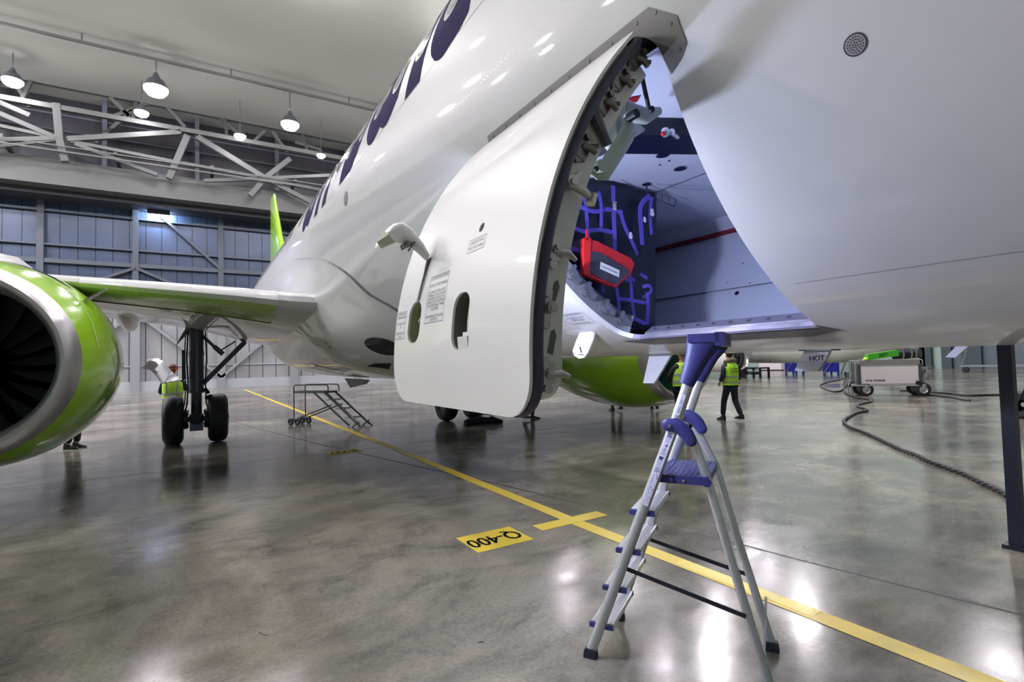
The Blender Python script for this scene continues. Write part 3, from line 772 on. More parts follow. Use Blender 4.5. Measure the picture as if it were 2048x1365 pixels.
mb = MB(); a = [PW(766, 462, -2.55), PW(754, 486, -2.57), PW(762, 498, -2.55), PW(790, 486, -2.5), PW(778, 470, -2.5)]
mb.plate(a, (.012, -.004, 0)); into_door(mb.build('handle_pad', mat('pad_beige_green', (.50, .51, .38), .5), lever, smooth=False))
mb = MB()
for q in ((812, 487, 7), (822, 496, 6), (806, 494, 4), (828, 488, 5), (818, 502, 5)):
    c = PW(q[0], q[1], -2.49); mb.cyl(c, c+Vector((.03, -.01, 0)), q[2]*.0012, 10); mb.cyl(c, c+Vector((.04, -.012, 0)), q[2]*.0006, 8)
mb.obox(PW(813, 492, -2.52), (.03, 0, 0), (0, .02, .008), (0, -.004, .012))
into_door(mb.build('handle_linkage', FITM, lever))
mb = MB(); mb.beam(PW(856, 518, -2.465), PW(838, 604, -2.49), .012, .010); into_door(mb.build('handle_link', mat('link_grey', (.35, .34, .31), .4), lever))
for o in lever.children: pass
# latches along the forward edge of the door
def fitting(kind, u):
    mb = MB(); X = DX1-.04; c = Dm(X, u*MPD, -.085)
    r_ = (Dm(X, u*MPD, -.1)-Dm(X, u*MPD, 0)).normalized(); t_ = (Dm(X, (u+1)*MPD)-Dm(X, (u-1)*MPD)).normalized(); x = Vector((1, 0, 0))
    if kind == 'arm':
        mb.cyl(c - x*.01, c+x*.035, .024, 16); mb.tube([c+x*.02, c+x*.045+r_*.05+t_*.018, c+x*.05+r_*.085+t_*.03], [.020, .016, .013], 12)
        e = c+x*.05+r_*.085+t_*.03; mb.cyl(e-t_*.02, e+t_*.02, .018, 14); mb.cyl(c+x*.03, c+x*.045, .014, 12)
        mb.plate([c-t_*.02, c-t_*.075+r_*.03, c-t_*.02+r_*.04], x*.012)
    elif kind == 'roller':
        mb.cyl(c-x*.01, c+x*.05, .021, 18); mb.cyl(c+x*.05, c+x*.058, .013, 14); mb.cyl(c-t_*.055, c-t_*.055+x*.02, .017, 14); mb.cyl(c+t_*.05, c+t_*.05+x*.015, .019, 14)
        mb.obox(c+x*.004, x*.006, t_*.07, r_*.022)
    elif kind == 'hook':
        mb.obox(c+x*.012, x*.014, t_*.035, r_*.028); mb.tube([c+x*.015, c+x*.04+r_*.045, c+x*.035+r_*.085+t_*.012], [.020, .015, .007], 10)
        mb.cyl(c+t_*.05-x*.005, c+t_*.05+x*.028, .017, 14); mb.cyl(c-t_*.045-x*.005, c-t_*.045+x*.02, .015, 14); mb.cyl(c+x*.02-t_*.01, c+x*.045-t_*.01, .012, 10)
    else:
        mb.obox(c+x*.006, x*.008, t_*.05, r_*.03); mb.tube([c+x*.01, c+x*.03+r_*.03, c+x*.035+r_*.05+t_*.01], [.014, .013, .009], 12); mb.cyl(c+x*.0+r_*.02, c+x*.025+r_*.02, .012, 12); mb.cyl(c+x*.005-t_*.04, c+x*.028-t_*.04, .013, 12)
        mb.cyl(c+x*.01+r_*.03-t_*.02, c+x*.03+r_*.05-t_*.03, .009, 10); mb.plate([c+t_*.05-r_*.02, c+t_*.075, c+t_*.05+r_*.025], x*.012)
    return mb.build('latch_fitting', FITL if kind in ('arm', 'hook', 'roller') else FITM, door)
for kind, u in (('block', 22), ('block', 26.5), ('block', 31), ('block', 38.2), ('arm', 43.5), ('hook', 52), ('roller', 58.6), ('hook', 66)): fitting(kind, u)
# work light on the inner face of the door, shining into the hold
lc_ = Dm(-2.40, 50*MPD, -.19)
dr_ = (Dm(-2.4, 50*MPD, -.5)-lc_).normalized(); dt_ = (Dm(-2.4, 52*MPD, -.19)-lc_).normalized()
mb = MB(); mb.obox(lc_+dr_*.008, (.055, 0, 0), dt_*.055, dr_*.014); dl = mb.build('door_light', BLACKM, door, smooth=False)
mb = MB(); mb.obox(lc_+dr_*.034, (.045, 0, 0), dt_*.045, dr_*.010); mb.build('light_lens', mat('door_light_lens', (1, 1, 1), .4, emit=(.66, .72, 1.0), estr=DOOR_S), dl, smooth=False)
# lightening slots pressed into the web
for u0, u1 in ((55, 57.5), (60.8, 63.6)):
    x = DX1-.039; mb = MB()
    mb.add([Dm(x, u0*MPD, -.13), Dm(x, (u0+.3)*MPD, -.115), Dm(x, u1*MPD, -.10), Dm(x, (u1+.3)*MPD, -.125), Dm(x, (u0+.8)*MPD, -.14)], [(0, 1, 2, 3, 4)])
    mb.build('web_slot', mat('slot_grey', (.12, .12, .11), .5), door)
# curved web bracket on the door where the arm lands
mb = MB(); c = Dm(DX1-.03, 34.5*MPD, -.06)
mb.tube([Dm(DX1-.03, 33.0*MPD, -.05), Dm(DX1-.02, 34.4*MPD, -.09), Dm(DX1-.02, 35.2*MPD, -.14), Dm(DX1-.02, 35.9*MPD, -.175)], [.026, .024, .018, .020], 8)
mb.build('arm_bracket', mat('bracket_violet_grey', (.10, .095, .12), .4), door)

# --- gooseneck hinge arms inside the opening
def arm(dx):
    X = -1.66+dx
    mb = MB(); q = lambda x, y: at(x, y, X=-1.66) + Vector((dx, 0, 0))
    mb.tube([q(1181, 338), q(1196, 346), q(1207, 345), q(1219, 326), q(1236, 300), q(1253, 272), q(1257, 252), q(1252, 235)], [.020, .032, .040, .040, .040, .040, .034, .024], 12, sx=.62, up=(0, 1, 0))
    mb.cyl(q(1190, 338)-kX*.04, q(1190, 338)+kX*.045, .026, 16)
    return mb
mb = arm(0); garm = mb.build('hinge_arm', ARMG, plane, AB)
c = at(1190, 339, X=-1.62); MB().cyl(c, c+kX*.012, .012, 14).build('arm_pivot', DARK, garm, AB); c = at(1264, 232, X=-1.62); MB().cyl(c-kX*.02, c+kX*.03, .020, 14).build('arm_pivot', DARK, garm, AB)
arm(-.75).build('hinge_arm', ARMG, plane, AB)
mb = MB(); q = lambda x, y, X=-1.74: at(x, y, X=X)
mb.tube([q(1228, 196), q(1244, 214), q(1264, 226), q(1290, 232), q(1318, 222)], [.03, .042, .045, .040, .02], 12, sx=.9)
mb.tube([q(1208, 150, -1.62), q(1222, 158, -1.62), q(1245, 160, -1.6), q(1276, 156, -1.58)], [.045, .032, .020, .014], 10)
mb.tube([q(1233, 214), q(1224, 240), q(1218, 275), q(1222, 300)], [.05, .055, .05, .02], 10, sx=.8)
mb.build('hinge_casting', mat('casting_primer', (.40, .45, .44), .4), plane, AB)
mb = MB(); mb.cyl(q(1285, 158, -1.6), q(1298, 218, -1.66), .010, 10); mb.sphere(q(1303, 219, -1.66), .016); mb.build('damper_strut', DARK, plane, AB)
mb = MB(); mb.cyl(q(1279, 150, -1.58), q(1278, 160, -1.58), .016, 12); mb.sphere(q(1278, 150, -1.58), .018); mb.build('strut_ball_joint', FITL, plane, AB)
mb = MB(); p_ = [at(1235, 262, X=-1.9), at(1210, 290, X=-1.95), at(1178, 330, X=-2.0), at(1200, 330, X=-2.3), at(1240, 290, X=-2.2)]
MB().plate([at(1262, 235, X=-1.75), at(1225, 270, X=-1.8), at(1200, 300, X=-1.85), at(1188, 318, X=-1.9), at(1230, 300, X=-2.0), at(1290, 262, X=-1.9)], (0, 0, .012)).build('hinge_box', mat('hinge_box_grey', (.22, .25, .27), .5), plane, AB, smooth=False)

# --- lettering high on the side
mb = MB(); BASE = -8.8*MPD
lc = [BASE - .1*i for i in range(0, 26)]
def letter(ch, xa, xb, h=2.15, desc=0):
    vs, fs = text_verts(ch, 1.0, fat=0.035)
    x0, x1 = min(v[0] for v in vs), max(v[0] for v in vs); y0, y1 = min(v[1] for v in vs), max(v[1] for v in vs)
    wrap(mb, [(xa+(v[0]-x0)/(x1-x0)*(xb-xa), BASE-(v[1]-y0)/(y1-y0)*h) for v in vs], Sm, lc, fs, d=.0025)
for ch, xa, xb, h in (('a', -9.35, -8.45, 1.6), ('I', -8.15, -7.9, 1.6), ('r', -7.6, -6.9, 1.6), ('B', -6.52, -5.62, 2.1), ('a', -5.45, -4.38, 1.6), ('I', -4.13, -3.78, 2.1), ('I', -2.55, -2.22, 1.6), ('c', -1.95, -1.05, 1.6)):
    letter(ch, xa, xb, h)
tx = [(-3.66, 2.1), (-3.66, .42)] + [(-3.31 - .35*math.cos(a*7.5*DG), .36 - .40*math.sin(a*7.5*DG)) for a in range(0, 13)] + [(-3.05, .0), (-2.93, .06), (-2.93, .55), (-3.12, .42), (-3.25, .50), (-3.30, .62), (-3.30, 1.25), (-2.95, 1.25), (-2.95, 1.6), (-3.30, 1.6), (-3.30, 2.1)]
wrap(mb, [(x, BASE-h) for x, h in tx], Sm, lc, d=.0025)
mb.build('livery_lettering', NAVY, plane, AB, smooth=False)
# cabin windows
wc = [(-34+i)*MPD for i in range(0, 30, 2)]
for i in range(32):
    x = -0.95 - .60*i
    if -10.9 < x < -10.4: continue
    f1 = rrect(x-.145, x+.145, -29.5*MPD, -17.6*MPD, .135, 6); f2 = rrect(x-.105, x+.105, -28.2*MPD, -18.9*MPD, .10, 6)
    a = MB(); wrap(a, f1, Sm, wc, d=.004); wo = a.build('cabin_window', WINW, plane, AB)
    a = MB(); wrap(a, f2, Sm, wc, d=.0055); a.build('window_pane', WINP, wo, AB)
# drip strip / longitudinal joints / rivet dots
mb = MB()
def line_on(x0, x1, u, w=.004, d=.0012, m=None):
    for a, b in zip(lin(x0, x1, 8)[:-1], lin(x0, x1, 8)[1:]): mb.add([Sm(a, u*MPD-w/2, d), Sm(b, u*MPD-w/2, d), Sm(b, u*MPD+w/2, d), Sm(a, u*MPD+w/2, d)], [(0, 1, 2, 3)])
line_on(-1.33, 0.2, 57.3); line_on(-7.5, 0.2, -8.6, .006); line_on(-5.6, -2.85, 57.3)
for x in (-4.9,): 
    for a, b in zip(range(-60, 84, 3), range(-57, 87, 3)): mb.add([Sm(x-.002, a*MPD, .001), Sm(x+.002, a*MPD, .001), Sm(x+.002, b*MPD, .001), Sm(x-.002, b*MPD, .001)], [(0, 1, 2, 3)])
mb.build('skin_joint', mat('joint_grey', (.36, .36, .38), .4), plane, AB, smooth=False)
mb = MB()
for uu in (2.0, 6.5):
    for i in range(150):
        x = -7.2+i*.042; c = Sm(x, uu*MPD, .0008); nn = (Sm(x, uu*MPD, .1)-c).normalized(); t1 = Vector((.0022, 0, 0)); t2 = nn.cross(t1)
        mb.add([c+t1, c+t2, c-t1, c-t2], [(0, 1, 2, 3)])
mb.build('rivet_row', CHROME, plane, AB, smooth=False)
# round vent outlet with perforations, and a smaller port
def disc_on(mb, X, u, r, d, n=28):
    wrap(mb, [(X+r*math.cos(2*math.pi*i/n), u*MPD+r*math.sin(2*math.pi*i/n)) for i in range(n)], Sm, [u*MPD], d=d)
mb = MB(); disc_on(mb, -.768, 30.8, .0335, .0015); v = mb.build('vent_outlet', mat('vent_ring', (.035, .03, .055), .5), plane, AB)
mb = MB(); disc_on(mb, -.768, 30.8, .029, .0022); mb.build('vent_grille', mat('vent_grille_grey', (.36, .35, .37), .4), v, AB)
mb = MB()
for rr, nn_ in ((0, 1), (.0075, 6), (.015, 12), (.0225, 17)):
    for i in range(nn_): disc_on(mb, -.768+rr*math.cos(2*math.pi*i/nn_+rr*60), 30.8+rr*math.sin(2*math.pi*i/nn_+rr*60)/MPD, .0024, .003, 8)
mb.build('vent_holes', mat('vent_hole_dark', (.03, .03, .06), .6), v, AB)
mb = MB(); disc_on(mb, -6.10, -.3, .085, .003); mb.build('vent_port', mat('port_mesh_dark', (.06, .055, .09), .5, var=.5, scale=90), plane, AB)
# service panel by the lower aft corner with placard and open flap
placard(-3.10, -2.83, 56.6, 60.9, ['HOLD DOOR CONTROL', '', 'PUSH SWITCH TO RAISE', 'AND HOLD FOR', 'THREE SECONDS', '', 'CLOSE FLAP AFTER USE'], .018, plane, lambda X, s, d=0: Sm(X, s, d)-AB, ink=INKV)
placard(-3.33, -3.13, 58.3, 60.6, ['DOOR CONTROL', 'PANEL'], .017, plane, lambda X, s, d=0: Sm(X, s, d)-AB, ink=INKV)
mb = MB(); wrap(mb, [(-3.16+.13*math.cos(a*15*DG), 64.2*MPD+.045*math.sin(a*15*DG)) for a in range(24)], Sm, cuts, d=.002); cpn = mb.build('control_panel', mat('panel_reflection_white', (.80, .80, .85), .3), plane, AB)  # panel opening as an oval, its bright reflection put into the white colour
mb = MB(); 
fl = [at(x, y, Y=2.53) for x, y in ((1163, 656), (1181, 660), (1188, 668), (1186, 680), (1175, 706), (1168, 716), (1158, 718), (1148, 712), (1145, 702), (1152, 682))]
mb.plate(fl, (0, .012, 0)); flp = mb.build('panel_flap', mat('flap_white', (.74, .74, .80), .35), plane, AB, smooth=False)
mb = MB(); mb.beam(at(1160, 694, Y=2.527), at(1163, 706, Y=2.527), .003, .012, (0, 1, 0)); mb.beam(at(1156, 709, Y=2.527), at(1168, 710, Y=2.527), .003, .006, (0, 1, 0)); mb.build('flap_latch_mark', INK, flp, AB, smooth=False)

# --- belly fairing
def crv(T, u):
    for i in range(len(T)-1):
        (a, b), (c, d) = T[i], T[i+1]
        if u <= c or i == len(T)-2:
            m0 = (d-T[i-1][1])/(c-T[i-1][0]) if i else (d-b)/(c-a)
            m1 = (T[i+2][1]-b)/(T[i+2][0]-a) if i+2 < len(T) else 0
            h = c-a; t = max(0, min(1, (u-a)/h))
            return (2*t**3-3*t*t+1)*b + (t**3-2*t*t+t)*h*m0 + (3*t*t-2*t**3)*d + (t**3-t*t)*h*m1
FXU = [(0, -10.2), (1.3, -9.8), (11.9, -7.82), (22.7, -6.77), (34.4, -6.28), (41.6, -5.87), (55, -5.5), (70, -5.3), (90, -5.2)]
def xf(u):
    u = min(u, 180-u)
    return crv(FXU, u)
DSP = [(0, .02), (6, .05), (15, .20), (28, .38), (42, .46), (55, .42), (68, .33), (80, .30), (90, .30)]
def dsp(u):
    u = min(u, 180-u)
    return crv(DSP, u)
def FP(X, u, d=0):
    f = sstep((xf(u)-X)/3.2) * (1 - sstep((-14.2-X)/2.8))
    return S(X, u, .014 + dsp(u)*f + d)
mb = MB(); uu = [1.5+i*3 for i in range(60)]; rs = []
for i in range(0, 41):
    t = (i/40)**1.2; rs.append([FP(xf(u) + (-17.2-xf(u))*t, u) for u in uu])
mb.rings(rs, False, False)
mb.rings([[S(xf(u), u, -.01) for u in uu], rs[0]], False, False)
fair = mb.build('belly_fairing', WHITE, plane, AB, angle=60)
mb = MB(); mb.rings([[S(xf(u)-.005, u, .016) for u in uu], [S(xf(u)+.055, u, .007) for u in uu]], False, False); mb.build('fairing_gap', mat('gap_grey', (.12, .14, .14), .5), fair, AB)
def invert(fn, px_, py_, g, st=(.4, 4)):
    b = g; be = 1e9; s = list(st)
    for it in range(60):
        imp = False
        for dx in (-1, 0, 1):
            for du in (-1, 0, 1):
                c = (b[0]+dx*s[0], b[1]+du*s[1]); q_ = proj(fn(*c)); e = (q_[0]-px_)**2+(q_[1]-py_)**2
                if e < be: be = e; b2 = c; imp = True
        if imp: b = b2
        else: s = [a*.5 for a in s]
    return b
def fair_blob(pix, name, m, d, parent, g):
    mb = MB(); pts = [invert(FP, x, y, g) for x, y in pix]; c = invert(FP, sum(p[0] for p in pix)/len(pix), sum(p[1] for p in pix)/len(pix), g)
    rs = [[FP(c[0]+(p[0]-c[0])*t, c[1]+(p[1]-c[1])*t, d) for p in pts] for t in (.02, .35, .7, 1)]
    mb.rings(rs, True, False); return mb.build(name, m, parent, AB)
ell = [(766+37*math.cos(a*20*DG)+4*math.sin(a*20*DG), 693+17*math.sin(a*20*DG)+6*math.cos(a*20*DG)) for a in range(18)]
ll = fair_blob(ell, 'landing_light', GLASS, .004, fair, (-7, 60))
ell = [(743+7*math.cos(a*30*DG), 688+5*math.sin(a*30*DG)) for a in range(12)]
fair_blob([(733, 733), (750, 727), (783, 727), (778, 739), (757, 735)], 'air_scoop', DARK, .006, fair, (-8, 75))
fair_blob([(650, 686), (653, 690), (655, 687)], 'stencil_mark', INK, .004, fair, (-9, 60)); fair_blob([(658, 694), (662, 699), (660, 692)], 'stencil_mark', INK, .004, fair, (-9, 60))
# gear bay edge and small door under the fairing
MB().plate([at(689, 757, Y=YC), at(737, 760, Y=YC), at(732, 768, Y=YC), at(700, 776, Y=YC)], (0, .03, 0)).build('bay_door', mat('bay_door_green_grey', (.06, .075, .07), .5), fair, AB, smooth=False)

# --- wings
def airfoil(n=16):
    up = []; lo = []
    for i in range(n+1):
        x = (1-math.cos(math.pi*i/n))/2
        t = 5*(.2969*math.sqrt(x)-.126*x-.3516*x*x+.2843*x**3-.1015*x**4)
        cam_ = .012*math.sin(math.pi*x)
        up.append((x, cam_+t*.55)); lo.append((x, cam_-t*.45))
    return up[::-1] + lo[1:-1]
AF = airfoil()
WS = [(2.3, -7.9, 2.56, 6.9, 2.10, .185), (1.2, -8.2, 2.63, 6.2, 2.26, .18), (0.5, -8.56, 2.73, 5.75, 2.44, .175), (-.1, -8.87, 2.80, 5.3, 2.60, .17), (-1.93, -9.82, 3.01, 4.5, 2.88, .155), (-3.8, -10.8, 3.26, 3.9, 3.10, .12), (-14.1, -16.0, 4.35, 1.7, 4.3, .11)]
def wing_sec(Y, xl, zl, ch, zt, th, c0=0, c1=1, grow=0):
    o = []
    for x, z in AF:
        o.append(Vector((xl - x*ch, Y, zl + (zt-zl)*x + z*th*ch)))
    return o
def mirror(P): return [Vector((p.x, 2*YC-p.y, p.z)) for p in P]
for sgn in (0, 1):
    rs = [wing_sec(*w_) for w_ in WS]
    if sgn: rs = [mirror(r) for r in rs]
    MB().rings(rs).build('wing', WHITE, plane, AB, angle=30)
wing = [o for o in plane.children if o.name.startswith('wing')][0]; wingp = [o for o in plane.children if o.name.startswith('wing')][1]
def wsat(Y):
    for a, b in zip(WS, WS[1:]):
        if b[0] <= Y <= a[0]: t = (a[0]-Y)/(a[0]-b[0]); return tuple(p+(q_-p)*t for p, q_ in zip(a, b))
AF2 = [z for x, z in AF if x < .17]
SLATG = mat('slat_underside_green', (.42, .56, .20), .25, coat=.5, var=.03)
def slat(y0, y1, par, mir):
    rs = []
    for i in range(7):
        Y = y0+(y1-y0)*i/6; _, xl, zl, ch, zt, th = wsat(Y); sec = []
        pts = [(x, z) for x, z in AF if x < .17]
        for x, z in pts: sec.append(Vector((xl + .035 - x*ch*1.0, Y, zl + (zt-zl)*x + z*th*ch*1.06 - .012)))
        a, b = sec[0], sec[-1]; sec += [b + (a-b)*.35 + Vector((.12, 0, 0)), b + (a-b)*.7 + Vector((.1, 0, 0))]
        rs.append(sec)
    if mir: rs = [mirror(r) for r in rs]
    mb = MB(); n = len(rs[0])
    for i in range(len(rs)-1):
        for j in range(n):
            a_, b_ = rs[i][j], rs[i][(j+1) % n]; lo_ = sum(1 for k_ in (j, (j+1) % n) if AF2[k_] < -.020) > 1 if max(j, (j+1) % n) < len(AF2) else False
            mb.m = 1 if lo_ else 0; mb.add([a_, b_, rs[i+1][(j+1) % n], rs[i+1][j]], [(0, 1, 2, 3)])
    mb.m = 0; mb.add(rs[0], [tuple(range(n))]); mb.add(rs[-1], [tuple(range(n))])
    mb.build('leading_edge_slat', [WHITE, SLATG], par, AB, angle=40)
    lo0 = [r_[len(AF2)-1]+Vector((.004, 0, -.004)) for r_ in rs]; MB().tube(lo0, .007, 6).build('slat_gap', mat('slat_gap_green', (.05, .085, .02), .5), par, AB)
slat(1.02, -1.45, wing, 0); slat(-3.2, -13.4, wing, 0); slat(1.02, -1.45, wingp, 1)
# flap track fairings
for (y, mir) in ((-1.25, 0), (-6.5, 0), (-1.25, 1)):
    _, xl, zl, ch, zt, th = wsat(y); par = wingp if mir else wing; yy = 2*YC-y if mir else y
    x1 = xl-ch*.52; prof = []
    rs = []
    for i, (t, r_) in enumerate(((0, .02), (.12, .12), (.35, .20), (.62, .20), (.85, .15), (1.0, .09))):
        c = Vector((x1 - t*2.9, yy, zt + .16 - .10*math.sin(t*math.pi) - .02 - t*.12)); rs.append([c + Vector((0, math.cos(a*DG*30)*r_*.8, math.sin(a*DG*30)*r_*1.35)) for a in range(12)])
    MB().rings(rs).build('flap_track_fairing', WHITE, par, AB)
# fuel vent blade seen over the nacelle
# --- engines
FAND = mat('fan_dark', (0.003, 0.003, 0.009), 0.85, spec=0.05)
EX, EW, EZ = -7.81, 5.637, 1.79
def engine(y, side):
    c = (0, y, EZ)
    fw = (-1, 0, 0)
    prof = [(7.81, 1.152), (8.0, 1.215), (8.3, 1.285), (8.7, 1.345), (9.1, 1.372), (9.6, 1.365), (10.1, 1.32), (10.7, 1.22), (11.2, 1.10), (11.45, 1.03), (11.45, 1.0), (11.0, 1.02)]
    e = MB().revolve(prof, c, fw, 72, sz=.96).build('engine_nacelle', GREEN, plane, AB)
    MB().revolve([(8.0, .90), (7.81, .915), (7.68, .945), (7.60, .985), (7.575, 1.03), (7.61, 1.075), (7.70, 1.118), (7.81, 1.152)], c, fw, 72, sz=.97).build('inlet_lip', LIPM, e, AB)
    MB().revolve([(7.99, .905), (8.6, .90), (9.0, .92)], c, fw, 72, sz=.97).build('inlet_duct', TEAL, e, AB)
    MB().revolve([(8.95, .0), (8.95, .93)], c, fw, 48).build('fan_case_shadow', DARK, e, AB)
    MB().revolve([(8.45, .01), (8.55, .10), (8.75, .20), (8.92, .27)], c, fw, 32).build('fan_spinner', FAND, e, AB)
    mb = MB()
    for i in range(18):
        a = 2*math.pi*i/18; sec = []
        for rr, tw in ((.25, 0), (.5, .12), (.75, .22), (.89, .28)):
            for dx, dd in ((8.72, 0), (8.92, .17)):
                aa = a + tw + dd/rr*.45; sec.append(Vector((-dx, y + rr*math.cos(aa), EZ + rr*math.sin(aa))))
        mb.add(sec, [(0, 1, 3, 2), (2, 3, 5, 4), (4, 5, 7, 6)])
    mb.build('fan_blades', FAND, e, AB)
    MB().revolve([(11.0, .85), (11.6, .72), (12.1, .5), (12.2, .42)], c, fw, 36).build('core_nozzle', BARE, e, AB)
    MB().revolve([(12.0, .38), (12.4, .2), (12.7, .02)], c, fw, 24).build('exhaust_cone', BARE, e, AB)
    # pylon
    rs = []
    for x, zlo, zhi, w_ in ((-8.35, 3.04, 3.08, .03), (-8.7, 3.0, 3.17, .16), (-9.2, 2.9, 3.26, .22), (-9.8, 2.8, 3.33, .24), (-10.6, 2.6, 3.3, .24), (-12.2, 2.5, 3.0, .14)):
        rs.append([Vector((x, y+w_*a, z)) for a, z in ((-1, zlo), (-1, (zlo+zhi)/2), (-.6, zhi-.03), (0, zhi), (.6, zhi-.03), (1, (zlo+zhi)/2), (1, zlo))])
    MB().rings(rs).build('pylon', WHITE, e, AB, angle=60)
    # strake and heart-shaped light marks, navy badge
    sg = 1 if side == 'S' else -1
    a = 38*DG; rr = 1.34
    p0 = Vector((-8.55, y + sg*rr*math.cos(a), EZ + rr*math.sin(a)*.96)); n0 = Vector((0, sg*math.cos(a), math.sin(a)))
    MB().plate([p0, p0+n0*.27+Vector((-.10, 0, 0)), p0+n0*.28+Vector((-.16, 0, 0)), p0+Vector((-.22, 0, 0))-n0*.02], (0, -.008, .008)).build('strake', FITL, e, AB, smooth=False)
    def NS(x, adeg, d=.003):
        a_ = adeg*DG; k_ = 0
        for (x0, r0), (x1, r1) in zip(prof, prof[1:]):
            if x0 <= x <= x1: k_ = r0+(r1-r0)*(x-x0)/(x1-x0); break
        k_ += d; return Vector((-x, y + sg*k_*math.cos(a_), EZ + k_*math.sin(a_)*.96))
    mb = MB()
    bad = [(8.62, 76), (8.72, 70), (8.86, 62), (8.98, 52), (9.12, 54), (9.05, 64), (8.95, 73), (8.80, 80)]
    gb = [80-1.5*i_ for i_ in range(23)]
    mb.rings([[NS(8.62 + .13*(80-g)/33 - .075*math.sin(math.pi*(80-g)/33)**.6*q_, g, .005) for g in gb] for q_ in (-1, -.5, 0, .5, 1)], False, False); mb.build('cowl_badge', NAVY, e, AB)
    mb = MB(); ga = list(range(84, 6, -2)); 
    mb.rings([[NS(8.52 - .35*sstep((60-g)/50), g, .004) for g in ga], [NS(8.55 - .35*sstep((60-g)/50), g, .004) for g in ga]], False, False); mb.build('cowl_joint', mat('cowl_joint_pale', (.55, .75, .25), .3), e, AB)
    return e
engine(YC-EW, 'S'); engine(YC+EW, 'P')

# --- fin and tailplane
def slab_sec(xl, xt, y, z, th):
    ch = xl-xt; return [Vector((xl - x*ch, y + t*th*ch*1.6, z)) for x, t in AF]
MB().rings([slab_sec(-22.4, -30.4, YC, 4.9, .10), slab_sec(-25.85, -29.9, YC, 7.8, .10), slab_sec(-28.0, -29.75, YC, 10.35, .10), slab_sec(-28.4, -29.75, YC, 10.5, .05)]).build('tail_fin', GREEN, plane, AB, angle=30)
for sg in (1, -1):
    MB().rings([[Vector((-28.2-x*3.2, YC+sg*.4, 5.0+z*.3)) for x, z in AF], [Vector((-31.0-x*1.4, YC+sg*5.9, 5.6+z*.14)) for x, z in AF]]).build('tailplane', WHITE, plane, AB)

